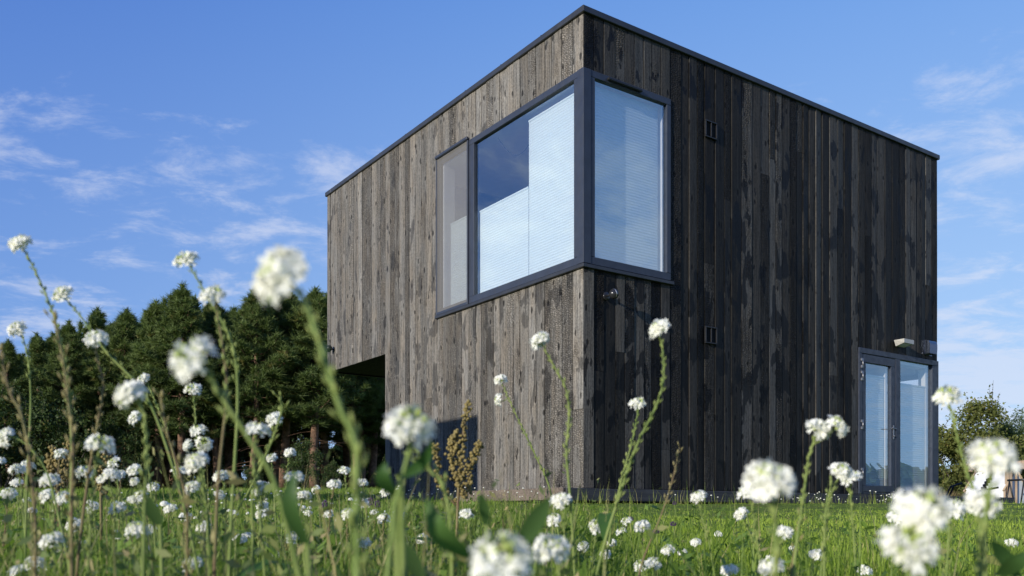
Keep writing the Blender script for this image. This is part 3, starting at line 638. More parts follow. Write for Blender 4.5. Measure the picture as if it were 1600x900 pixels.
# --- pine trees
def pine(seed, H, lmax, base_crown):
    rr = np.random.default_rng(seed); mb = MB(); lean = rr.normal(0, .012, 2)
    axis = lambda z: Vector((lean[0]*z+.05*math.sin(z*.8+seed), lean[1]*z+.05*math.cos(z*.7+seed*2), z))
    zs = np.linspace(-.2, H*.97, 9); mb.tube([axis(z) for z in zs], [.15*(1-z/H*.9)+.015 for z in zs], 8)
    tuft, tdir, tsh = [], [], []
    nw = 22
    for i in range(nw):
        f = i/(nw-1); z = H*(base_crown+(.97-base_crown)*f**.95); prof = (min(1, .55+f*2.2) if f < .3 else 1.)*(.55*(1-f**1.7)+.45*(1-f))+.07
        nb = rr.integers(3, 6); a0 = rr.random()*6.28
        for j in range(nb):
            L_ = lmax*prof*rr.uniform(.5, 1.3); a = a0+6.283*j/nb+rr.normal(0, .25); e = -.15+1.0*f**1.3+rr.normal(0, .12)
            d = np.array([math.cos(a), math.sin(a), 0]); p0 = np.array(axis(z)); pts = []
            for k in range(6):
                s_ = k/5; pts.append(p0+d*L_*s_*math.cos(e)+np.array([0, 0, L_*(s_*math.sin(e)+.28*s_*s_)]))
            mb.tube(pts, [.03*(1-.8*k/5)*(.5+.5*L_/lmax)+.004 for k in range(6)], 4, cap=False)
            side = np.array([-d[1], d[0], 0]); nn = max(3, int(L_*5.2))
            for k in range(nn):
                s_ = .30+.70*(k+.5)/nn; c = p0+d*L_*s_*math.cos(e)+np.array([0, 0, L_*(s_*math.sin(e)+.28*s_*s_)])
                for sg in (-1, 0, 1):
                    w_ = rr.uniform(.12, .42)*L_*(1.15-s_)+.08 if sg else 0
                    q = c+side*sg*w_+d*abs(sg)*w_*.45+np.array([0, 0, rr.normal(.03, .07)])
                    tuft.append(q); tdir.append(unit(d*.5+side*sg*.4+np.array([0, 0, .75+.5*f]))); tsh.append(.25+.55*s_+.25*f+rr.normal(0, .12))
    for q in range(15):    # leader and upright side candles
        a = rr.random()*6.28; r = 0 if q == 0 else rr.uniform(.12, .75)*lmax*.5; z0 = H*(.98 if q == 0 else rr.uniform(.80, .975)-.05*r)
        for k in range(9 if q == 0 else rr.integers(4, 8)):
            tuft.append(np.array(axis(z0))+[r*math.cos(a), r*math.sin(a), .075*k-.2]); tdir.append(np.array([0, 0, 1.3])); tsh.append(.85)
    for k in range(22):   # dead lower branches
        z = H*rr.uniform(.10, base_crown+.1); a = rr.random()*6.28; L_ = rr.uniform(.4, 1.3); d = Vector((math.cos(a), math.sin(a), rr.uniform(-.35, .15)))
        p = axis(z); mb.tube([p, p+d*L_*.5, p+d*L_+Vector((0, 0, -.1))], [.016, .01, .004], 3, cap=False)
    C = np.array(tuft); D0 = np.array(tdir); S = np.array(tsh); k = 30; n = len(C)
    r = rr.normal(size=(n, k, 3)); dirs = unit(unit(r)*.95+D0[:, None]*.8); ln = (.15+.21*rr.random((n, k, 1))**1.5)
    base = C[:, None]+unit(rr.normal(size=(n, k, 3)))*.06*rr.random((n, k, 1)); tip = base+dirs*ln
    sd = unit(np.cross(dirs, rr.normal(size=(n, k, 3))))*.014
    V = np.stack([base-sd, base+sd, tip], 2).reshape(-1, 3); F = np.arange(n*k*3).reshape(-1, 3)
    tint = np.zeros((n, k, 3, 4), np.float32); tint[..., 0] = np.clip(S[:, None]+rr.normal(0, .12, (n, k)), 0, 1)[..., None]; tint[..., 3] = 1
    tint[..., 1] = (rr.random((n, 1, 1)) < .02)*.5
    return mb.mesh('trunk', M['barkpine']), np_mesh('crown', V, F, M['needle'], attr=tint.reshape(-1, 4))
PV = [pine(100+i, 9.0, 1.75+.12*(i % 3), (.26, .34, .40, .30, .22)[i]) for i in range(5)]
tip_profile = [(-40, 560), (0, 548), (50, 524), (100, 503), (150, 496), (196, 474), (218, 505), (240, 470), (277, 450), (330, 452), (365, 470), (400, 458), (450, 462), (500, 452), (560, 470), (640, 470)]
def tip_y(px): return float(np.interp(px, [p[0] for p in tip_profile], [p[1] for p in tip_profile]))
PINE_L = {}
def put_pine(px, d, k, py=None, label=None, sx=1., rot=None):
    top = at(px, py if py else tip_y(px)+random.uniform(-10, 20), d); z0 = gz(top.x, d); s = (top.z-z0)/9.1
    o = empty('pine_tree', (top.x, d, z0), random.uniform(0, 6.28)); o.scale = (s*sx, s*sx, s)
    tag(o, label, 'tree', 'pine trees of the wood behind the house')
    link('trunk', PV[k][0], o); link('crown', PV[k][1], o); return o
front = [(12, 37, 4, 'pine at the left edge of the wood, smallest of the front row'), (58, 39, 0, 'second pine from the left edge of the wood, behind the tall leaning flower stem'),
         (105, 38, 3, 'pine rising behind the flower head at the left, third in the front row'), (152, 40, 4, 'round-topped pine behind the brown-podded flower stem'),
         (197, 39, 1, 'slim pine with a narrow spire left of the gap in the wood'), (246, 37, 0, 'broad pine just right of the gap in the treetops'),
         (284, 36.5, 3, 'tallest broad pine, its top behind the small flower head at the wood edge'), (338, 38, 2, 'pine behind the pair of flower heads left of the largest flower'),
         (395, 37, 1, 'pine directly left of the largest blurred flower head'), (446, 39, 2, 'pine behind the largest blurred flower head'),
         (492, 37.5, 1, 'pine whose crown meets the left edge of the black house'), (556, 40, 2, 'pine seen through the gap under the overhang of the house')]
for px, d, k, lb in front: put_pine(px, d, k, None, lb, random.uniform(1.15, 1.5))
back = 'pine deeper in the wood, half hidden behind the front row'
for i in range(30):
    px = -90+i*25+random.uniform(-9, 9); d = random.uniform(41.5, 50); put_pine(px, d, random.choice([0, 1, 2, 1, 2, 3]), tip_y(px)+random.uniform(6, 40), back, 1.4)
for i in range(16): put_pine(-140+i*52+random.uniform(-15, 15), random.uniform(51, 57), i % 5, tip_y(max(0, -140+i*52))+random.uniform(22, 45), back, 1.2)

# --- broadleaf shrubs and garden trees
def shrub(seed, H, Wd, nleaf, leaf, mat, conical=.3, nclump=46, stems=5):
    rr = np.random.default_rng(seed); mb = MB(); C = []; S = []; N = []
    cl = []
    for i in range(nclump):
        f = rr.random()**.8; rmax = Wd*.5*((1-f)**.6*(.7+.5*conical)+.12 if conical > .5 else math.sin(math.pi*min(.97, (f*.82+.16)))**.7)
        a = rr.random()*6.28; r = rmax*rr.random()**.45; cl.append((np.array([r*math.cos(a), r*math.sin(a), H*(.06+.90*f)]), r/max(rmax, .01), f))
    for i in range(stems):
        c = cl[rr.integers(len(cl))][0]; mb.tube([(rr.normal(0, .05), rr.normal(0, .05), -.05), tuple(c*[.35, .35, .5]), tuple(c)], [.035*H/3, .022*H/3, .006], 5)
    for c, ro, f in cl:
        k = nleaf//nclump; rad = (.16+.10*rr.random())*H/3*1.25
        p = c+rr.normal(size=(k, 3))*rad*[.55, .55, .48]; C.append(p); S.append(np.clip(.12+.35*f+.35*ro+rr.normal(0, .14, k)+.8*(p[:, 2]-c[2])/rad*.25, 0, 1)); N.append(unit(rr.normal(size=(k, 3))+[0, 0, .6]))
    for i in range(max(4, nclump//4)):      # loose leading sprays
        c, ro, f = cl[rr.integers(len(cl))]
        d = unit(np.array([*c[:2]*.6, .8+c[2]*.2])+rr.normal(0, .25, 3)); L_ = rr.uniform(.2, .5)*H/3; k = 16; tt = rr.random((k, 1)); p = c+d*(.15+L_*tt*1.3)+rr.normal(0, .03, (k, 3)); C.append(p); S.append(np.full(k, .7)); N.append(unit(rr.normal(size=(k, 3))))
        mb.tube([tuple(c), tuple(c+d*(.15+L_*1.3))], [.008, .003], 3, cap=False)
    C = np.concatenate(C); S = np.concatenate(S); N = np.concatenate(N); q = len(C)
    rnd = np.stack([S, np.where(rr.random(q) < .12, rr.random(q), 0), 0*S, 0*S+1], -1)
    V, F, T = leaf_cloud(C, N, leaf*(.6+.8*rr.random(q)), .5+.2*rr.random(q)[:, None], rnd)
    return mb.mesh('stem', M['bark']), np_mesh('foliage', V, F, mat, attr=T)
def put_shrub(name, label, cat, mesh, x, y, s=1., group=None, rot=None, z=None):
    o = tag(empty(name, (x, y, gz(x, y) if z is None else z), random.uniform(0, 6.28) if rot is None else rot), label, cat, group); o.scale = (s, s, s)
    link('stem', mesh[0], o); link('foliage', mesh[1], o); return o
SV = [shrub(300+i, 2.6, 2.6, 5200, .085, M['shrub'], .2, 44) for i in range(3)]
edge = 'dark leafy shrub in the shade at the foot of the pine wood'
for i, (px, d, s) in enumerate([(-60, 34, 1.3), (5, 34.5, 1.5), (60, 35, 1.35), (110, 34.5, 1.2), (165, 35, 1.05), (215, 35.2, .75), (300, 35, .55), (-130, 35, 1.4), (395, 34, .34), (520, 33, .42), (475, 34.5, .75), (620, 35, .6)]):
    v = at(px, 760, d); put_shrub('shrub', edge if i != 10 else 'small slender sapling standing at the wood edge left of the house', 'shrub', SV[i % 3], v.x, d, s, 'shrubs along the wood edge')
for i in range(24):
    v = at(-150+i*38+random.uniform(-12, 12), 760, random.uniform(49, 57)); put_shrub('shrub', 'dark shrub deep inside the pine wood', 'shrub', SV[i % 3], v.x, v.y, random.uniform(1.1, 1.7), 'shrubs inside the wood')
BV = [shrub(401, 3.1, 2.0, 9500, .075, M['bush'], .9, 60), shrub(402, 3.2, 2.6, 10500, .06, M['cypress'], .35, 60), shrub(403, 2.0, 1.9, 7000, .07, M['bush'], .2, 46)]
gb = 'garden shrubs right of the house'
def garden(k, px, pytop, d, label, H):
    v = at(px, pytop, d); z0 = gz(v.x, d); put_shrub('garden_shrub', label, 'shrub', BV[k], v.x, d, (v.z-z0)/H, gb)
garden(0, 1534, 626, 40, 'tall yellow-green bush with a pointed top right of the house', 3.05)
garden(1, 1592, 640, 45, 'grey-green conifer-like tree at the right edge of the photo', 3.2)
garden(2, 1497, 672, 40.5, 'lower bush with browning leaves beside the house corner', 2.0)
garden(2, 1470, 668, 43, 'dark twiggy bush just showing past the house corner', 2.0)
garden(2, 1562, 664, 42.5, 'dense bush between the pointed bush and the grey-green tree', 2.0)
garden(2, 1608, 690, 43, 'olive bush behind the timber pergola', 2.0)
for x, y, k, s in ((27, 41, 0, 1.7), (31, 43, 1, 1.6), (35, 40, 2, 2.2), (17.5, 45, 1, 1.5), (13, 46, 2, 2.1)): put_shrub('garden_shrub', 'garden shrub further along the plot, hidden beyond the house or the frame', 'shrub', BV[k], x, y, s, gb)

# --- far woods closing the horizon
def far_woods():
    V, F, T = [], [], []; n = 26000
    a = rng.random(n)*6.283; h = rng.random(n)**.7; rad = 150+35*rng.random(n)
    top = 5.2+1.6*np.sin(a*7+1)+1.2*np.sin(a*17)+.8*np.sin(a*41); C = np.stack([np.cos(a)*rad, np.sin(a)*rad+10, .2+h*np.maximum(top, 3)+np.where(np.sin(a) > 0, (1-h)*0+1.0*(np.cos(a) < .2)+h*6*(np.cos(a) < -.02), 0)], -1)
    N = unit(rng.normal(size=(n, 3))); rnd = np.stack([np.clip(.1+.6*h+rng.normal(0, .15, n), 0, 1), 0*h, 0*h, 0*h+1], -1)
    V, F, T = leaf_cloud(C, N, 1.8+1.8*rng.random(n), np.full((n, 1), .8), rnd)
    o = link('far_woods', np_mesh('far_woods', V, F, M['shrub'], attr=T)); tag(o, 'distant low treeline along the horizon', 'woods', kind='stuff')
far_woods()

# ================================================================== GARDEN THINGS RIGHT OF THE HOUSE
v = at(1478, 790, 37.5); st = tag(empty('ornamental_grass', (v.x, 37.5, gz(v.x, 37.5))), 'straw-coloured clump of dry ornamental grass beside the house corner', 'plant')
n = 1500; a = rng.random(n)*6.28; r = .16*rng.random(n)**.5; P = np.stack([r*np.cos(a), r*np.sin(a), 0*a], -1); rn = np.stack([rng.random(n), 0*a, 0*a, 0*a+1], -1)
V, F, T = blades(P, .3+.22*rng.random(n), np.full(n, .012), rng.normal(.25, .2, n), a+rng.normal(0, .5, n), rng.normal(.5, .3, n), rn); link('blades', np_mesh('blades', V, F, M['straw'], attr=T), st); st.scale = (2, 2, 2)
v = at(1517, 786, 19); lg = tag(empty('garden_lounger', (v.x, 19, gz(v.x, 19)), R(-20)), 'black-framed garden rocking lounger with maroon sling seat', 'garden chair')
for sy in (-.28, .28):
    mb = MB(); mb.tube([(-.42, sy, .02), (-.44, sy, .30), (-.36, sy, .50), (-.2, sy, .56)], .02, 7); mb.tube([(-.40, sy, .02), (-.1, sy, .22), (.2, sy, .40), (.48, sy, .46)], .02, 7); mb.build('arm_frame', M['blackm'], lg)
mb = MB()
for i in range(8):
    s_ = i/7; p = Vector((.12+.22*s_, 0, .22+.42*s_)); mb.box(p.x-.02, p.x+.02, -.26, .26, p.z-.025, p.z+.025, 0, .006)
mb.build('backrest', M['fabric'], lg); mb = MB()
for i in range(7): mb.box(-.34+i*.065, -.34+i*.065+.055, -.26, .26, .215, .235, 0, .006)
mb.build('seat', M['fabric'], lg)
v = at(1556, 786, 38); gh = tag(empty('greenhouse', (v.x, 38, gz(v.x, 38)), R(25)), 'little white gabled greenhouse with timber edges under the bushes', 'greenhouse')
mb = MB(); hw, hl, he, hr = .48, .6, .62, 1.1
for q in ([(-hw, -hl, 0), (hw, -hl, 0), (hw, -hl, he), (0, -hl, hr), (-hw, -hl, he)], [(-hw, hl, 0), (hw, hl, 0), (hw, hl, he), (0, hl, hr), (-hw, hl, he)], [(-hw, -hl, 0), (-hw, hl, 0), (-hw, hl, he), (-hw, -hl, he)], [(hw, -hl, 0), (hw, hl, 0), (hw, hl, he), (hw, -hl, he)],
          [(-hw, -hl, he), (-hw, hl, he), (0, hl, hr), (0, -hl, hr)], [(hw, -hl, he), (hw, hl, he), (0, hl, hr), (0, -hl, hr)]): mb.add(q, [tuple(range(len(q)))])
mb.build('glazing', M['cream'], gh); mb = MB()
for y in (-hl-.02, hl+.02):
    for p, q in (((-hw-.05, y, he-.06), (0, y, hr+.02)), ((hw+.05, y, he-.06), (0, y, hr+.02)), ((-hw, y, 0), (-hw, y, he)), ((hw, y, 0), (hw, y, he)), ((0, y, 0), (0, y, hr))): mb.tube([p, q], .035, 4)
mb.tube([(0, -hl-.03, hr+.02), (0, hl+.03, hr+.02)], .035, 4); mb.build('frame', M['timber'], gh); gh.scale = (1.5, 1.5, 1.62)
v = at(1590, 786, 37); pg = tag(empty('pergola', (v.x, 37, gz(v.x, 37)), R(8)), 'timber pergola with pale beam and brown posts at the right edge', 'pergola')
mb = MB(); mb.box(-.32, 2.3, -.09, .09, .94, 1.06, 0, .006); mb.box(-.32, 2.3, 1.4, 1.58, .94, 1.06, 0, .006)
for i in range(7): mb.box(-.25+i*.4, -.18+i*.4, -.2, 1.7, 1.063, 1.13, 0, .005)
mb.build('beam', M['timber'], pg)
for x, y in ((-.24, 0), (2.1, 0), (-.24, 1.49), (2.1, 1.49)):
    mb = MB(); mb.box(x-.06, x+.06, y-.06, y+.06, 0, .938, 0, .006); mb.build('post', M['timber'] if y == 0 and x < 0 else M['brown_timber'], pg)
pg.scale = (1.7, 1.7, 1.9)
v = at(1590, 788, 35.5); ch = tag(empty('garden_swing', (v.x, 35.5, gz(v.x, 35.5)), R(15)), 'black A-shaped garden swing frame standing in front of the pergola', 'swing')
ch.scale = (1.8, 1.8, 2.1)
for sy in (-.2, .2):
    mb = MB(); mb.tube([(-.14, sy, 0), (-.02, sy, .62)], .017, 6); mb.build('leg', M['blackm'], ch); mb = MB(); mb.tube([(.16, sy, 0), (-.03, sy, .58)], .017, 6); mb.build('leg', M['blackm'], ch)
mb = MB(); mb.tube([(-.025, -.25, .60), (-.025, .25, .60)], .02, 8); mb.build('crossbar', M['blackm'], ch)

# --- unseen timber roof, added left of the frame to throw the straight-edged wall shadow
cpv = house.matrix_basis @ Vector((-9.0, .71, 0)); cp_ = tag(empty('added_shadow_caster', (cpv.x, cpv.y, gz(cpv.x, cpv.y)), HOUSE_RZ), 'unseen flat-roofed timber shadow caster added left of the view', 'added_shadow_caster')
zz = -cp_.location.z
mb = MB(); mb.box(0, .12, 0, 5.6, 2.53+zz, 3.68+zz, 0, .01); mb.box(-3.2, -3.08, 0, 5.6, 2.53+zz, 3.68+zz, 0, .01); mb.box(-3.079, -.001, 0, .12, 2.53+zz, 3.68+zz); mb.box(-3.079, -.001, 5.48, 5.6, 2.53+zz, 3.68+zz); mb.box(-3.07, -.002, .13, 5.47, 3.5+zz, 3.6+zz)
mb.build('roof', M['brown_timber'], cp_)
for x, y in ((-.06+.12, .06), (.06, 5.54), (-3.14, .06), (-3.14, 5.54)):
    mb = MB(); mb.box(x-.055, x+.055, y-.055, y+.055, -.1, 2.528+zz, 0, .005); mb.build('post', M['brown_timber'], cp_)
mb = MB()
for i in range(17): mb.box(.01, .04, 2.6+i*.17, 2.6+i*.17+.165, .05, 2.527+zz)
mb.build('side_panel', M['brown_timber'], cp_)

# ================================================================== WHITE-FLOWERED PLANTS
def rot_to(d, roll=0):
    return d.to_track_quat('Z', 'Y').to_matrix().to_4x4() @ Matrix.Rotation(roll, 4, 'Z')
def head_mesh(seed, nfl=30, R0=.0105):
    rr = random.Random(seed); mb = MB(); bb = MB(); spread = rr.uniform(108, 128); asym = (rr.uniform(-.0015, .0015), rr.uniform(-.0015, .0015))
    for i in range(nfl):
        f = (i+.5)/nfl; th = R(14+(spread-14)*f**.62)+rr.gauss(0, .10); ph = i*2.39996+rr.gauss(0, .18)
        d = Vector((math.sin(th)*math.cos(ph), math.sin(th)*math.sin(ph), math.cos(th)))
        rad = R0*(.74+.30*f)*rr.uniform(.86, 1.12); c = Vector((d.x*rad*1.04+asym[0], d.y*rad*1.04+asym[1], d.z*rad*.72))
        bb.tube([Vector((0, 0, -.004)), c*.55+Vector((0, 0, -.001)), c], .00045, 3, cap=False)
        n = (d*.85+Vector((0, 0, .45))).normalized(); Mf = Matrix.Translation(c) @ rot_to(n, rr.random()*6.28)
        if i < 7 or rr.random() < .12:      # unopened bud
            bb.lathe([(.0003, -.001), (.0016, .0004), (.0018, .0018), (.0008, .0034)], 6, 0, Mf); continue
        s = rr.uniform(.85, 1.15); op = rr.uniform(.0, .55)
        for k in range(4):
            a = k*math.pi/2+rr.gauss(0, .12); Mp = Mf @ Matrix.Rotation(a, 4, 'Z') @ Matrix.Rotation(-op-rr.uniform(0, .2), 4, 'Y')
            L_ = .0056*s; s *= 1.15; vs = [(.0004, -.0004, 0), (.0004, .0004, 0), (L_*.55, -.0013*s, .0003), (L_*.55, .0013*s, .0003), (L_*.95, -.0019*s, .0001), (L_*.99, -.0007*s, 0), (L_*.70, 0, .0003), (L_*.99, .0007*s, 0), (L_*.95, .0019*s, .0001)]
            mb.add([Mp @ Vector(v_) for v_ in vs], [(0, 2, 6), (0, 6, 3, 1), (2, 4, 5, 6), (6, 7, 8, 3)], 0, False)
        bb.lathe([(.0007, -.0008), (.0010, .0004), (.0004, .0014)], 5, 0, Mf)
    return mb.mesh('flower_head', M['petal']), bb.mesh('flower_buds', M['bud'])
HEADS = [head_mesh(500+i, (44, 52, 36, 56, 46, 27)[i]) for i in range(6)]
def leaf_mesh(seed, L_=.06, w_=.011, mat=None):
    rr = random.Random(seed); mb = MB(); n = 8; vs = []
    for i in range(n+1):
        s = i/n; ww = w_*math.sin(math.pi*min(1, s*.93+.05))**.8; x = L_*s*math.cos(.7*s); z = L_*(.55*s-.75*s*s*rr.uniform(.7, 1.1)); fold = ww*.28
        vs += [(x, -ww, z+fold), (x, 0, z), (x, ww, z+fold)]
    mb.add(vs, [(3*i+j, 3*i+j+1, 3*i+j+4, 3*i+j+3) for i in range(n) for j in (0, 1)], 0, True, (rr.random(), 0, 0, 1))
    return mb.mesh('leaf', mat or M['leaf'], 'tint')
LEAVES = [leaf_mesh(600+i, .05+.012*i) for i in range(4)]
def cr(pts, n=5):
    """smooth the measured points into a curve"""
    P = [pts[0]]+list(pts)+[pts[-1]]; out_ = []
    for i in range(1, len(P)-2):
        for k in range(n):
            t_ = k/n; p0, p1, p2, p3 = P[i-1], P[i], P[i+1], P[i+2]
            out_.append(.5*((2*p1)+(p2-p0)*t_+(2*p0-5*p1+4*p2-p3)*t_*t_+(3*p1-p0-3*p2+p3)*t_**3))
    out_.append(pts[-1]); return out_
GROUP = 'white flowering plants in the meadow'
HEAD_D = .0278
def plant(px, py, dia, path, label, pods='g', depth=None, podlen=None, leaves=1, stem=None, face=None, sr=1., group=GROUP, heads=()):
    d = depth or FPX*HEAD_D/dia; rr = random.Random(int(px*7+py*13)); sc_ = dia*d/FPX/HEAD_D
    tip = at(px, py, d)
    # walk the stem down the measured direction to the soil, leaning gently in depth
    pts = [tip]; dd = d; lean = rr.uniform(-.03, .05)
    for q in path:
        dd = dd+lean*abs(q[1]-(path[0][1] if q is not path[0] else py))/FPX*d*.4; pts.append(at(q[0], q[1], max(.3, dd)))
    last = pts[-1]; prev = pts[-2]; dirn = (last-prev); dirn.z = min(dirn.z, -abs(dirn.x)*1.2-.002); dirn.normalize()
    g0 = gz(last.x, last.y)
    while last.z > g0+.005:
        st_ = min(.06, max(.01, last.z-g0)); dirn = (dirn+Vector((0, 0, -.25))).normalized(); last = last+dirn*st_; pts.append(last); g0 = gz(last.x, last.y)
        if len(pts) > 60: break
    base = Vector((pts[-1].x, pts[-1].y, gz(pts[-1].x, pts[-1].y)))
    o = tag(empty('flowering_plant', base), label, 'flower', group)
    C = [p-base for p in cr(pts, 4)]
    n = len(C); smat = stem or ('stem_red' if pods == 'b' else 'stem_green')
    tot = sum((C[i+1]-C[i]).length for i in range(n-1)); mb = MB(); acc = 0; rad = []
    for i in range(n):
        rad.append((.00095+.0011*min(1, acc/.3))*sr*(.6+.4*sc_)); acc += (C[i+1]-C[i]).length if i < n-1 else 0
    up = (C[0]-C[1]).normalized()
    mb.tube([C[0]+up*.001]+C[1:], rad, 7); mb.build('stem', M[smat], o)
    # seed pods pressed to the stem under the flower
    if pods:
        pb = MB(); s_ = .010*sc_; end = min(tot*.8, podlen or rr.uniform(.07, .15)); ang = rr.random()*6.28
        while s_ < end:
            acc = 0
            for i in range(n-1):
                l_ = (C[i+1]-C[i]).length
                if acc+l_ >= s_: break
                acc += l_
            p = C[i].lerp(C[i+1], (s_-acc)/max(l_, 1e-6)); t_ = (C[i]-C[i+1]).normalized(); ang += 2.4+rr.gauss(0, .4)
            b1 = t_.orthogonal().normalized(); r_ = Matrix.Rotation(ang, 3, t_) @ b1; young = 1-s_/end; ps = sc_**.5*(1.05-.45*young)*rr.uniform(.8, 1.15)
            e_ = p+(r_*.55+t_*.8)*.0055*ps; pb.tube([p, p.lerp(e_, .6)+r_*.0004, e_], .00045*ps, 4, cap=False)
            ax = (t_*.92+r_*.30).normalized(); Mx = Matrix.Translation(e_) @ rot_to(ax, 0) @ Matrix.Diagonal((1, .62, 1, 1))
            pb.lathe([(.0002, -.0003), (.0016*ps, .0012*ps), (.0021*ps, .0034*ps), (.0016*ps, .0056*ps), (.0004, .0072*ps), (.0002, .0088*ps)], 6, 0, Mx)
            s_ += rr.uniform(.0048, .0075)*ps**.5
        if pb.v: pb.build('seed_pods', M['pod_brown' if pods == 'b' else 'pod_green'], o)
    def add_head(c, axis, k, s):
        h = link('flower_head', HEADS[k][0], o); h.matrix_local = Matrix.Translation(c) @ rot_to(axis, rr.random()*6.28) @ Matrix.Scale(s, 4)
        link('flower_buds', HEADS[k][1], h)
    ax = (up+Vector(face or (rr.gauss(-.12, .22), rr.gauss(-.35, .25), .1))).normalized(); k = rr.randrange(6)
    add_head(C[0], ax, k, sc_*1.0)
    for hx_, hy_, hd_ in heads:
        c = at(hx_, hy_, d+rr.uniform(-.01, .01)*d)-base; j = C[min(n-1, 5)]; mb = MB(); mb.tube([c, c.lerp(j, .45)+Vector((0, 0, -.004)), j], [.0009*sr, .001*sr, .0012*sr], 6); mb.build('stem', M[smat], o)
        add_head(c, ((c-j).normalized()+Vector((rr.gauss(0, .2), -.3, .2))).normalized(), rr.randrange(6), hd_*d/FPX/HEAD_D)
    for k in range(leaves):
        f = rr.uniform(.6, .95); i = int(f*(n-1)); a_ = rr.random()*6.28; l = link('leaf', LEAVES[rr.randrange(4)], o); l.location = C[i]; l.rotation_euler = (rr.gauss(0, .2), rr.gauss(-.3, .3), a_); s = rr.uniform(.6, 1.1)*min(1, sc_); l.scale = (s, s, s)
    return o
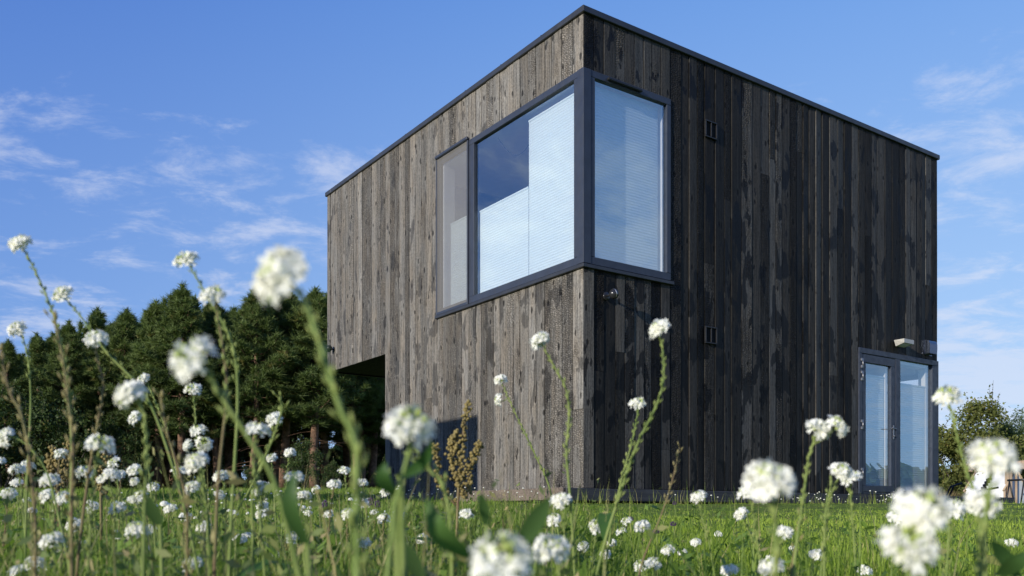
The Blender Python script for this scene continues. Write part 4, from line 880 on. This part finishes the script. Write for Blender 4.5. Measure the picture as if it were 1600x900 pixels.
F_ = [
 (435, 428, 88, [(474, 468), (502, 545), (532, 640), (556, 700), (557, 860)], 'largest white flower head, blurred, rising in front of the pine tops', dict(stem='stem_bright', podlen=.17, sr=1.15, face=(-.25, -.9, .1))),
 (32, 380, 34, [(58, 430), (86, 500), (104, 590), (112, 690), (110, 800)], 'tall leaning stem at the far left, highest small flower against the sky', dict(podlen=.22)),
 (97, 460, 32, [(128, 497), (166, 550), (214, 600), (243, 650), (275, 745)], 'flower with a long arching green stem left of the brown-podded stem', dict(podlen=.2)),
 (26, 512, 27, [(41, 545), (48, 620), (44, 710)], 'small flower at the left edge just above the treetops', {}),
 (148, 528, 33, [(152, 560), (161, 605), (149, 680), (138, 745)], 'flower on an upright stem of fat brown pods left of centre of the wood', dict(pods='b', podlen=.2)),
 (8, 681, 30, [(38, 692), (72, 735), (90, 800)], 'flower cut by the left edge in front of the dark shrubs', {}),
 (290, 406, 36, [(306, 432), (330, 474), (356, 520), (368, 565), (371, 640), (362, 800)], 'flower against the sky left of the largest flower, tip of a thick podded stem', dict(podlen=.17)),
 (335, 461, 39, [(341, 500), (350, 555), (354, 620), (341, 750), (335, 890)], 'round flower over the treetops on a brown lower stem', dict(podlen=.15, stem='stem_red')),
 (299, 557, 71, [(328, 592), (352, 630), (392, 690), (425, 745), (450, 830)], 'large blurred flower in front of the middle of the wood', dict(podlen=.05, sr=1.2, face=(-.2, -.9, .1))),
 (202, 615, 48, [(222, 640), (229, 690), (226, 790)], 'mid-sized blurred flower left of the large one before the wood', {}),
 (224, 592, 21, [(236, 612), (262, 680), (282, 760)], 'little flower touching the arching stem before the wood', {}),
 (211, 652, 22, [(224, 668), (232, 730)], 'little side-on flower under the mid-sized blurred one', {}),
 (301, 608, 24, [(304, 635), (308, 690), (318, 760)], 'small flower directly beneath the large blurred one', {}),
 (309, 672, 24, [(311, 690), (318, 740), (325, 800)], 'topmost flower of the cluster beside the brown stem', dict(heads=((292, 697, 18), (318, 692, 24)))),
 (305, 721, 34, [(313, 745), (322, 790), (325, 850)], 'largest flower of the low cluster beside the brown stem', {}),
 (280, 735, 20, [(284, 755), (292, 800)], 'small flower left of the low cluster by the brown stem', {}),
 (346, 742, 23, [(350, 760), (352, 820)], 'flower right of the brown stem at cluster height', {}),
 (300, 760, 24, [(306, 780), (312, 830)], 'drooping flower low in the cluster by the brown stem', dict(heads=((343, 772, 15),))),
 (428, 654, 25, [(432, 668), (424, 690), (408, 725), (390, 765), (370, 800)], 'flower with a curled unopened bud spike above it before the dark trunks', dict(podlen=.13)),
 (402, 672, 36, [(399, 692), (396, 720), (402, 770)], 'flat blue-white flower seen from the side before the dark trunks', dict(face=(0, -.1, 1.2))),
 (159, 694, 39, [(152, 715), (146, 760), (140, 850)], 'blurred flower in front of the dark shrubs at the left', {}),
 (132, 737, 29, [(136, 760), (140, 820)], 'flower below the blurred one at the left shrubs', {}),
 (175, 741, 26, [(170, 755), (180, 790), (176, 850)], 'flat flower facing up right of the left shrubs', dict(face=(0, -.1, 1.2), heads=((160, 748, 16),))),
 (28, 732, 22, [(31, 750), (36, 800)], 'left of two joined flat flowers near the left edge', dict(face=(0, -.1, 1.2))),
 (43, 727, 20, [(40, 745), (38, 800)], 'right of two joined flat flowers near the left edge', dict(face=(0, -.1, 1.2))),
 (25, 754, 18, [(28, 775), (30, 830)], 'small flower below the joined pair near the left edge', {}),
 (78, 750, 28, [(82, 775), (85, 840)], 'upper flower of the tight trio at the lower left', {}),
 (73, 774, 24, [(80, 800), (84, 850)], 'lower left flower of the tight trio', {}),
 (95, 777, 24, [(97, 800), (95, 850)], 'lower right flower of the tight trio', {}),
 (210, 734, 22, [(214, 755), (226, 800)], 'upright flower above a smaller one left of the small low pair', dict(heads=((209, 752, 13),))),
 (217, 776, 22, [(224, 795), (230, 850)], 'flower in the middle of the left meadow beside a green leaf', dict(heads=((207, 779, 14),))),
 (240, 760, 17, [(242, 780), (246, 830)], 'small flat flower alone above the meadow pair', {}),
 (182, 793, 23, [(188, 815), (196, 860)], 'round flower over the middle of the left meadow', {}),
 (145, 792, 19, [(148, 815), (150, 860)], 'half closed flower left of the round meadow flower', {}),
 (265, 795, 19, [(268, 815), (275, 860)], 'flower leaning right in the left meadow', {}),
 (115, 820, 23, [(118, 845), (120, 880)], 'sideways flower above the bottom-left cluster', {}),
 (80, 845, 34, [(86, 870), (90, 900)], 'wide blurred flower in the bottom-left cluster', {}),
 (95, 858, 21, [(100, 880), (102, 900)], 'dim flower tucked behind the wide bottom-left one', {}),
 (55, 880, 30, [(58, 900), (60, 930)], 'blurred flower near the bottom edge at the left', {}),
 (26, 893, 28, [(28, 915), (30, 940)], 'flower at the bottom-left corner', {}),
 (213, 827, 33, [(218, 850), (222, 900)], 'broad flower above the bottom edge, third of the way into the meadow', {}),
 (236, 826, 16, [(238, 850), (240, 900)], 'small flower touching the broad meadow flower', {}),
 (223, 860, 21, [(226, 880), (228, 920)], 'flower just under the broad meadow flower', {}),
 (299, 881, 28, [(302, 905), (305, 940)], 'flower low at the bottom edge left of the brown stem', {}),
 (316, 823, 22, [(320, 845), (322, 900)], 'yellowish fading flower beside the brown stem', {}),
 (374, 842, 19, [(378, 862), (382, 900)], 'small flower right of the brown stem near the bottom', {}),
 (412, 761, 22, [(410, 780), (406, 830)], 'upper flower of a stacked row of three left of the green leaf', dict(heads=((402, 768, 15), (405, 755, 12)))),
 (410, 789, 17, [(409, 805), (406, 850)], 'middle flower of the stacked row left of the green leaf', {}),
 (408, 803, 18, [(407, 820), (404, 860)], 'lowest flower of the stacked row left of the green leaf', {}),
 (459, 745, 28, [(462, 768), (470, 830)], 'blurred side-on flower behind a broad green leaf', dict(face=(0, -.1, 1.2))),
 (537, 735, 18, [(540, 750), (545, 800)], 'clean round flower beside the thick green stem of the largest one', {}),
 (566, 754, 18, [(568, 770), (572, 810)], 'flower right of the thick green stem, before the shaded deck', {}),
 (565, 784, 20, [(566, 800), (568, 850)], 'flower low beside the thick green stem', {}),
 (513, 803, 14, [(515, 820), (518, 850)], 'flower on the grass left of the thick green stem', {}),
 (571, 847, 14, [(569, 865), (566, 900)], 'tilted flower in the grass under the sunny wall', {}),
 (643, 662, 72, [(640, 700), (630, 740), (617, 790), (610, 850)], 'large blurred flower before the left corner of the sunny wall', dict(stem='stem_bright', pods='g', podlen=.03, sr=1.2, face=(.1, -.9, .2))),
 (779, 868, 92, [(784, 910), (788, 960)], 'very large blurred flower at the bottom edge under the house corner', dict(stem='stem_bright', sr=1.4, face=(0, -1, .5))),
 (864, 855, 52, [(872, 885), (876, 930)], 'large flower right of the one at the bottom edge', dict(face=(.1, -.8, .5))),
 (877, 780, 30, [(880, 805), (884, 870)], 'flower in front of the deck edge at the house corner', {}),
 (865, 811, 22, [(868, 830), (872, 880)], 'flower below the one at the house corner', {}),
 (730, 803, 21, [(733, 820), (738, 870)], 'flower above the very large bottom one, to its left', dict(face=(.4, -.2, .6))),
 (844, 531, 30, [(862, 566), (884, 606), (889, 650), (885, 705), (891, 780)], 'tall curved flower stem in front of the sunny wall near the corner', dict(podlen=.2, sr=1.)),
 (782, 593, 20, [(790, 612), (812, 660), (836, 710), (858, 760), (872, 830)], 'two small flowers atop a leaning podded stem before the sunny wall', dict(podlen=.24, heads=((779, 626, 19),))),
 (1028, 513, 32, [(1035, 545), (1037, 590), (1027, 630), (1000, 685), (985, 722), (968, 775), (950, 830)], 'tall crooked flower stem in front of the black wall by the corner', dict(podlen=.26)),
 (998, 630, 25, [(995, 655), (985, 700), (972, 745), (960, 800)], 'shorter flower stem beside the crooked one before the black wall', dict(podlen=.15)),
 (932, 820, 24, [(930, 840), (926, 880)], 'blue-shaded flower in the grass below the house corner', {}),
 (971, 830, 15, [(970, 848), (966, 880)], 'small sideways flower right of the blue-shaded one', {}),
 (1003, 822, 24, [(1004, 845), (1006, 890)], 'bright flower in the grass left of the lawn centre', {}),
 (956, 848, 15, [(958, 865), (960, 900)], 'small low flower between the blue-shaded and the bright one', {}),
 (1091, 776, 24, [(1095, 800), (1108, 850), (1115, 890)], 'upright flower in front of the dark deck edge, left one of two', {}),
 (1168, 770, 28, [(1176, 795), (1184, 850)], 'flower touching the large blurred one before the dark deck edge', {}),
 (1204, 748, 69, [(1210, 790), (1212, 850), (1212, 930)], 'large blurred flower in front of the middle of the black wall', dict(sr=1.4, face=(0, -1, .4))),
 (1158, 802, 22, [(1166, 820), (1182, 860)], 'drooping flower left below the large blurred one', dict(face=(-.5, -.2, .4))),
 (1226, 831, 26, [(1222, 848), (1200, 880)], 'upright sideways flower below the large blurred one', dict(face=(.2, -.3, .5))),
 (1087, 847, 16, [(1090, 865), (1094, 900)], 'small round flower on the lawn, left one of two near the middle', {}),
 (1123, 834, 11, [(1124, 850), (1126, 880)], 'smallest flower standing alone on the open lawn', {}),
 (1042, 858, 19, [(1044, 875), (1048, 910)], 'flower at the lower edge of the lawn beside brown stems', {}),
 (1000, 883, 21, [(1003, 900), (1006, 930)], 'left flower of the pair at the bottom edge under the lawn', {}),
 (1022, 880, 23, [(1022, 900), (1022, 930)], 'right flower of the pair at the bottom edge under the lawn', {}),
 (1140, 891, 26, [(1142, 912), (1144, 940)], 'flower half cut by the bottom edge mid lawn', {}),
 (1203, 886, 37, [(1208, 912), (1210, 950)], 'big flower at the bottom edge below the large blurred one', {}),
 (1205, 873, 17, [(1207, 895), (1208, 940)], 'small bud-like flower over the big bottom-edge one', {}),
 (1280, 668, 36, [(1272, 688), (1263, 720), (1256, 770), (1246, 840)], 'twin flower heads on a stem of fat green pods left of the glazed door', dict(podlen=.13, sr=1.1, heads=((1309, 665, 35),))),
 (1316, 735, 32, [(1306, 757), (1297, 780), (1290, 830)], 'upper of two stacked flowers left of the glazed door', {}),
 (1327, 747, 30, [(1328, 768), (1331, 800), (1336, 870)], 'lower of two stacked flowers left of the glazed door', {}),
 (1275, 866, 21, [(1270, 885), (1262, 920)], 'flower low on the lawn left of the joined white heads', {}),
 (1240, 857, 12, [(1238, 870), (1234, 900)], 'tiny flower low on the lawn beside brown stalks', {}),
 (1478, 618, 38, [(1488, 648), (1500, 700), (1515, 750), (1532, 800), (1540, 890)], 'tall flower against the sky right of the house', dict(podlen=.16, sr=1.1)),
 (1553, 712, 67, [(1549, 745), (1541, 790), (1536, 850)], 'large blurred flower in front of the garden bushes', dict(face=(.1, -.8, .4), sr=1.1)),
 (1536, 785, 49, [(1531, 815), (1534, 860), (1540, 930)], 'blurred flower beneath the one before the garden bushes', dict(sr=1.2, face=(.1, -.8, .5))),
 (1437, 792, 79, [(1440, 840), (1440, 910)], 'upper of two very large joined white heads under the glazed door', dict(sr=1.3, face=(0, -1, .4))),
 (1418, 846, 80, [(1420, 890), (1422, 950)], 'lower of two very large joined white heads under the glazed door', dict(sr=1.3, face=(-.1, -1, .4))),
 (1488, 794, 35, [(1484, 820), (1480, 880)], 'flower peeking out right of the joined white heads', {}),
 (1400, 808, 25, [(1398, 830), (1394, 880)], 'small flower peeking out left of the joined white heads', {}),
 (1350, 891, 21, [(1352, 910), (1354, 940)], 'bluish flower at the bottom edge left of the joined heads', {}),
 (1580, 848, 18, [(1578, 865), (1574, 910)], 'flat flower over broad leaves at the right edge', dict(face=(0, -.1, 1.2))),
]
for px, py, dia, path, lb, kw in F_: plant(px, py, dia, path, lb, **kw)
fr = random.Random(77)
for i in range(36):
    px = fr.uniform(-10, 620) if i < 26 else fr.uniform(620, 1100); py = fr.uniform(705, 885) if i < 26 else fr.uniform(800, 890); dia = fr.uniform(11, 21); dx_ = fr.uniform(-12, 14)
    plant(px, py, dia, [(px+dx_*.4, py+25), (px+dx_, py+80)], 'small white flower head in the tangle of stems at the lower left' if px < 620 else 'small white flower head low in the grass in front of the house corner', pods=fr.choice('ggb'), leaves=fr.choice((0, 1, 2)), group='small flower heads of the tangle' if px < 620 else 'small flower heads before the corner')

# tall stems past flowering: brown podded spikes at the left and two near the corner
G2 = 'stems gone to seed among the flowers'
def spike(path, d, label, pods='b', podlen=.25, sr=1., leaves=3):
    pts = [at(x, y, d) for x, y in path]; last = pts[-1]
    while last.z > gz(last.x, last.y)+.005 and len(pts) < 60: last = last+Vector((0, 0, -min(.06, last.z-gz(last.x, last.y)))); pts.append(last)
    base = Vector((last.x, last.y, gz(last.x, last.y))); o = tag(empty('seed_stalk', base), label, 'seed stalk', G2); C = [p-base for p in cr(pts, 4)]; n = len(C); rr = random.Random(int(path[0][0]))
    mb = MB(); mb.tube(C, [.0009*sr+.0016*sr*i/(n-1) for i in range(n)], 6); mb.build('stem', M['stem_red' if pods == 'b' else 'stem_green'], o); pb = MB(); acc = 0; ang = 0
    for i in range(n-1):
        l_ = (C[i+1]-C[i]).length; k = max(1, int(l_/.006))
        for j in range(k):
            s_ = acc+l_*j/k
            if s_ > podlen: break
            p = C[i].lerp(C[i+1], j/k); t_ = (C[i]-C[i+1]).normalized(); ang += 2.4; r_ = Matrix.Rotation(ang, 3, t_) @ t_.orthogonal().normalized(); ps = rr.uniform(.8, 1.2); e_ = p+(r_*.6+t_*.8)*.006*ps
            pb.tube([p, e_], .0005, 3, cap=False); pb.lathe([(.0002, 0), (.002*ps, .0025*ps), (.0018*ps, .005*ps), (.0002, .0085*ps)], 6, 0, Matrix.Translation(e_) @ rot_to((t_*.9+r_*.35).normalized()) @ Matrix.Diagonal((1, .6, 1, 1)))
        acc += l_
    pb.build('seed_pods', M['pod_brown' if pods == 'b' else 'pod_green'], o)
    for k in range(leaves):
        i = int(rr.uniform(.68, .96)*(n-1)); l = link('leaf', LEAVES[rr.randrange(4)], o); l.location = C[i]; l.rotation_euler = (0, -.4, rr.random()*6.28)
    return o
spike([(0, 545), (14, 610), (34, 650), (46, 720), (55, 810)], .95, 'reddish seed stalk at the left edge before the dark shrubs')
spike([(84, 500), (98, 560), (108, 640), (114, 700), (112, 790)], .9, 'tan seed stalk crossing the tall leaning stem at the left')
spike([(437, 622), (440, 640), (428, 680), (412, 720), (395, 770)], 1.15, 'thin curled green seed spike before the dark trunks', 'g', .12)
spike([(250, 620), (262, 680), (278, 730), (292, 790)], 1.0, 'brown seed stalk left of the low flower cluster')
spike([(655, 716), (672, 735), (690, 752), (700, 790), (706, 850)], .8, 'yellow-green podded spike left of the brown dock stalk', 'g', .12, 1.2)
spike([(1300, 757), (1296, 770), (1290, 800), (1288, 860)], 1.2, 'short podded spike by the stacked flowers near the door', 'g', .1)
spike([(1062, 700), (1052, 745), (1035, 800), (1000, 890)], 1.5, 'dry stalk leaning right across the lawn below the black wall', 'b', .1)
spike([(1252, 812), (1244, 850), (1236, 900)], 1.1, 'dry brown stalk low on the lawn left of the door', 'b', .2)

# dry straws and branching stalks tangled through the left meadow (ground cover)
def straws(n, y0, y1, mask, name, label, mat, h0, h1):
    x, y = scatter(n, y0, y1, 1.1); k = off_deck(x, y) & mask(x, y); x, y = x[k], y[k]; n = len(x)
    P = np.stack([x, y, ground(x, y)-.01], -1); H = h0+(h1-h0)*rng.random(n)**1.5; H *= np.clip(1.3-y/8, .35, 1)
    az0 = rng.random(n)*6.283; V, F, T = blades(P, H, .0022+.0004*y+.0016*rng.random(n), rng.normal(0, .35, n), az0, rng.normal(.1, .35, n), np.stack([rng.random(n), rng.random(n)*.9, 0*x, 0*x+1], -1), 3)
    VV, FF, TT = [V], [F], [T]; off = len(V)
    for r in range(5):       # side twigs with small dry leaves
        f = .35+.6*rng.random(n); a = rng.random(n)*6.283; C = P+np.stack([np.cos(az0)*H*.15*f, np.sin(az0)*H*.15*f, H*f], -1)
        N = unit(np.stack([np.cos(a), np.sin(a), .6+0*a], -1)); v, f_, t_ = leaf_cloud(C+N*.008, unit(rng.normal(size=(n, 3))), .008+.018*rng.random(n), np.full((n, 1), .4), np.stack([rng.random(n)*.5, rng.random(n)**3, 0*x, 0*x+1], -1))
        VV.append(v); FF.append(f_+off); TT.append(t_); off += len(v)
    o = link(name, np_mesh(name, np.concatenate(VV), np.concatenate(FF), mat, attr=np.concatenate(TT))); tag(o, label, 'stalks', kind='stuff')
M['dry'] = leafy('dry_stalk', (.10, .16, .04), (.30, .32, .12), (.36, .29, .14), .2, .7, 3)
straws(4200, .8, 7, lambda x, y: rng.random(len(x)) < .05+.95*leftness(x, y), 'dry_stalks', 'tangle of thin dry stalks standing through the left meadow', M['dry'], .10, .40)
# broad leaves close to the lens
def big_leaf(x0, y0, x1, y1, d, wpx, label, bend=0.):
    a = at(x0, y0, d); b = at(x1, y1, d*.97); o = tag(empty('leafy_shoot', (a.x, a.y, gz(a.x, a.y))), label, 'plant', 'broad-leaved shoots near the lens'); base = o.location; n = 12; mb = MB(); w_ = wpx/FPX*d; dv = b-a; sd = dv.cross(Vector((0, 1, .35))).normalized(); vs = []
    for i in range(n+1):
        s = i/n; c = a.lerp(b, s)+Vector((0, -bend*math.sin(s*math.pi)*.02, 0))+sd*bend*.008*math.sin(s*math.pi)-base; ww = w_*.5*math.sin(math.pi*min(.985, .10+s*.9))**.75; f = Vector((0, -ww*.35, 0)); vs += [c-sd*ww+f, c, c+sd*ww+f]
    mb.add(vs, [(3*i+j, 3*i+j+1, 3*i+j+4, 3*i+j+3) for i in range(n) for j in (0, 1)], 0, True, (random.random(), random.random()*.5, 0, 1)); mb.build('leaf', M['leaf'], o, 'tint')
    mb = MB(); mb.tube([(0, 0, 0), (.004, .004, (a-base).z*.5), a-base], [.0028, .0024, .0018], 6); mb.build('stem', M['stem_green'], o)
big_leaf(735, 870, 668, 778, .50, 34, 'grey-green blurred leaf left of the very large bottom flower', .6)
big_leaf(815, 850, 858, 778, .62, 30, 'dark green leaf right of the very large bottom flower')
big_leaf(618, 775, 602, 722, .55, 24, 'bright green leaf on the left of the flower before the sunny wall', .4)
big_leaf(626, 745, 676, 690, .55, 20, 'bright green leaf reaching right under the flower before the sunny wall', -.4)
big_leaf(480, 850, 462, 735, .55, 26, 'bright green blurred leaf left of the thick green stem', .5)
big_leaf(250, 820, 225, 770, 1.0, 24, 'green pointed leaf low in the left meadow')
big_leaf(760, 820, 752, 770, .7, 16, 'upright narrow leaf between the two leaves by the bottom flower')
big_leaf(1560, 900, 1600, 862, .75, 34, 'broad leaf at the bottom right corner', .4)
big_leaf(1590, 900, 1548, 845, .75, 24, 'pointed leaf rising at the bottom right corner', -.3)
big_leaf(660, 905, 625, 840, .6, 26, 'green blurred leaf at the bottom edge left of the very large flower')

# brown dock stalks with knotted seed whorls
def dock(branches, d, label):
    a = at(*branches[0][0], d); base = Vector((a.x, a.y, gz(a.x, a.y))); o = tag(empty('dock_plant', base), label, 'dock plant', 'brown dock stalks in the meadow'); rr = random.Random(int(branches[0][0][0])); st_ = MB(); sd = MB()
    for b in branches:
        pts = [at(x, y, d)-base for x, y in b]; C = cr(pts, 5)
        if b is branches[0]: st_.tube([Vector((0, 0, 0))]+C, .0022*d/1.3, 5)
        else: st_.tube(C, .0012*d/1.3, 5)
        L_ = sum((C[i+1]-C[i]).length for i in range(len(C)-1)); acc = 0
        for i in range(len(C)-1):
            l_ = (C[i+1]-C[i]).length; acc += l_
            if acc/L_ < (.35 if b is branches[0] else .2): continue
            whorl = .5+.5*math.sin(acc*420/d*1.3)
            for k in range(int(5+5*whorl)):
                p = C[i].lerp(C[i+1], rr.random())+Vector((rr.gauss(0, 1), rr.gauss(0, 1), rr.gauss(0, .8)))*.0040*d/1.3*(.6+.6*whorl)*(1.25-.6*acc/L_); r_ = .0025*d/1.3*rr.uniform(.7, 1.2)
                sd.lathe([(r_*.2, -r_), (r_, -r_*.3), (r_, r_*.4), (r_*.2, r_*1.1)], 5, 0, Matrix.Translation(p) @ Matrix.Rotation(rr.random()*3, 4, (1, rr.random(), 0)))
    st_.build('stem', M['stem_red'], o); sd.build('seed_head', M['dock'], o)
    for k in range(2): l = link('leaf', LEAVES[3], o); l.location = (0, 0, .12+.05*k); l.rotation_euler = (0, -.3, 2.5*k)
dock([[(714, 830), (716, 770), (721, 715), (726, 660), (730, 628)], [(716, 765), (709, 735), (705, 700), (706, 684)], [(718, 755), (733, 730), (744, 705), (751, 690)], [(716, 775), (731, 768), (733, 745)], [(712, 790), (690, 760), (682, 720), (678, 696)], [(719, 730), (712, 690), (714, 672)]], 1.9, 'brown dock stalk with knotted seed whorls in front of the shaded wall corner')
dock([[(92, 800), (90, 760), (86, 720), (83, 700)], [(92, 765), (100, 735), (108, 698), (109, 690)], [(91, 770), (80, 740), (76, 712)]], 2.4, 'rusty dock stalk before the dark shrubs, left one of two')
dock([[(158, 800), (158, 765), (165, 730), (168, 715)], [(158, 770), (152, 745), (150, 730)]], 2.4, 'rusty dock stalk before the dark shrubs, right one of two')
dock([[(474, 900), (470, 880), (460, 862), (452, 855)], [(470, 882), (440, 878), (430, 890)]], 2.2, 'yellowing low dock stalk at the bottom edge of the meadow')

# --- small far flowers (too small to show parts): one mesh each, copied
def tiny_mesh(seed, h):
    rr = random.Random(seed); mb = MB(); c = Vector((rr.gauss(0, .02), rr.gauss(0, .02), h)); mb.tube([(0, 0, -.01), (c.x*.3, c.y*.3, h*.5), c], [.0018, .0015, .0012], 4, 0)
    for i in range(26):
        th = R(105*((i+.5)/26)**.6); ph = i*2.4; d = Vector((math.sin(th)*math.cos(ph), math.sin(th)*math.sin(ph), .75*math.cos(th))); Mf = Matrix.Translation(c+d*.0105) @ rot_to((d+Vector((0, 0, .3))).normalized(), rr.random()*6)
        mb.add([Mf @ Vector(q) for q in ((.0048, 0, 0), (0, .0048, .0004), (-.0048, 0, 0), (0, -.0048, .0004))], [(0, 1, 2, 3)], 1)
    mb.lathe([(.002, -.004), (.005, 0), (.006, .004), (.003, .007)], 6, 2, Matrix.Translation(c))
    return mb.mesh('small_flower', [M['stem_green'], M['petal'], M['bud']])
TINY = [tiny_mesh(700+i, h) for i, h in enumerate((.10, .14, .18, .22, .13))]
def tiny(x, y, label, group, s=1.):
    o = link('small_flower', TINY[random.randrange(5)], None, (x, y, gz(x, y))); o.rotation_euler = (0, 0, random.random()*6.28); s *= random.uniform(.75, 1.15); o.scale = (s, s, s); tag(o, label, 'flower', group)
def tiny_px(px, py, h, label, group, s=1.):
    k = (HY-py)/FPX; d = min(11.5, max(2.2, (.335-h)/(.0462-k))) if .0462-k > .004 else 9; v = at(px, py, d); tiny(v.x, d, label, group, s)
for i in range(88):
    px = 300+330*random.random()**.9; py = random.choice([random.uniform(762, 800), random.uniform(762, 800), random.uniform(790, 850)])
    tiny_px(px, py, random.uniform(.08, .2), 'tiny white flower scattered in the meadow before the shaded deck', 'tiny flowers in the left meadow')
for i in range(34): tiny_px(random.uniform(0, 300), random.uniform(765, 870), random.uniform(.08, .2), 'tiny white flower scattered in the meadow at the far left', 'tiny flowers at the far left')
cs, sn = math.cos(HOUSE_RZ), math.sin(HOUSE_RZ)
def by_house(a, b, label, group, s=.8): tiny(.872+cs*a-sn*b, 10.887+sn*a+cs*b, label, group, s)
for i in range(38): by_house(-.42-random.random()**2*.5, random.uniform(-.1, 4.3), 'tiny white flower along the sunlit brown deck edge', 'tiny flowers along the sunny deck edge', .9)
for i in range(32): by_house(random.gauss(4.35, .55), -.12-random.random()*.25, 'tiny white flower in the clump along the dark deck edge left of the door', 'tiny flowers by the black wall', .9)
for i in range(14): by_house(random.gauss(5.95, .16), -.12-random.random()*.15, 'tiny white flower in the clump under the glazed door', 'tiny flowers under the door', 1.05)
for i in range(8): by_house(random.uniform(1.9, 3.2), -.12-random.random()*.2, 'tiny white flower below the lower wall vent', 'tiny flowers by the black wall middle', .9)
for i in range(12): by_house(random.uniform(-.2, 5), random.uniform(-3.5, -.8), 'tiny white flower on the open lawn before the black wall', 'tiny flowers on the lawn', .7)
# purple clover-like heads
def clover_mesh():
    mb = MB(); mb.tube([(0, 0, 0), (.004, 0, .05), (0, 0, .10)], .0016, 4, 0)
    for i in range(30):
        th = R(140*((i+.5)/30)**.6); ph = i*2.4; d = Vector((math.sin(th)*math.cos(ph), math.sin(th)*math.sin(ph), math.cos(th))); Mf = Matrix.Translation(Vector((0, 0, .102))+d*.006) @ rot_to(d, 0)
        mb.lathe([(.0012, 0), (.0016, .003), (.0004, .007)], 4, 1, Mf)
    return mb.mesh('clover_flower', [M['stem_green'], M['clover']])
cm_ = clover_mesh()
for px, py, d in ((985, 808, 4.5), (1052, 816, 4.2), (1025, 828, 3.6), (975, 822, 4.0), (1054, 784, 6.5), (579, 779, 4.2), (590, 783, 4.1), (508, 783, 4.4), (598, 808, 3.6), (1152, 800, 5.0)):
    v = at(px, py, d); z = gz(v.x, d); o = link('clover_flower', cm_, None, (v.x, d, z)); s = max(.6, (v.z-z)/.11); o.scale = (1.4, 1.4, min(2.2, s)); tag(o, 'dark purple clover-like flower low in the grass', 'flower', 'purple flowers in the grass')
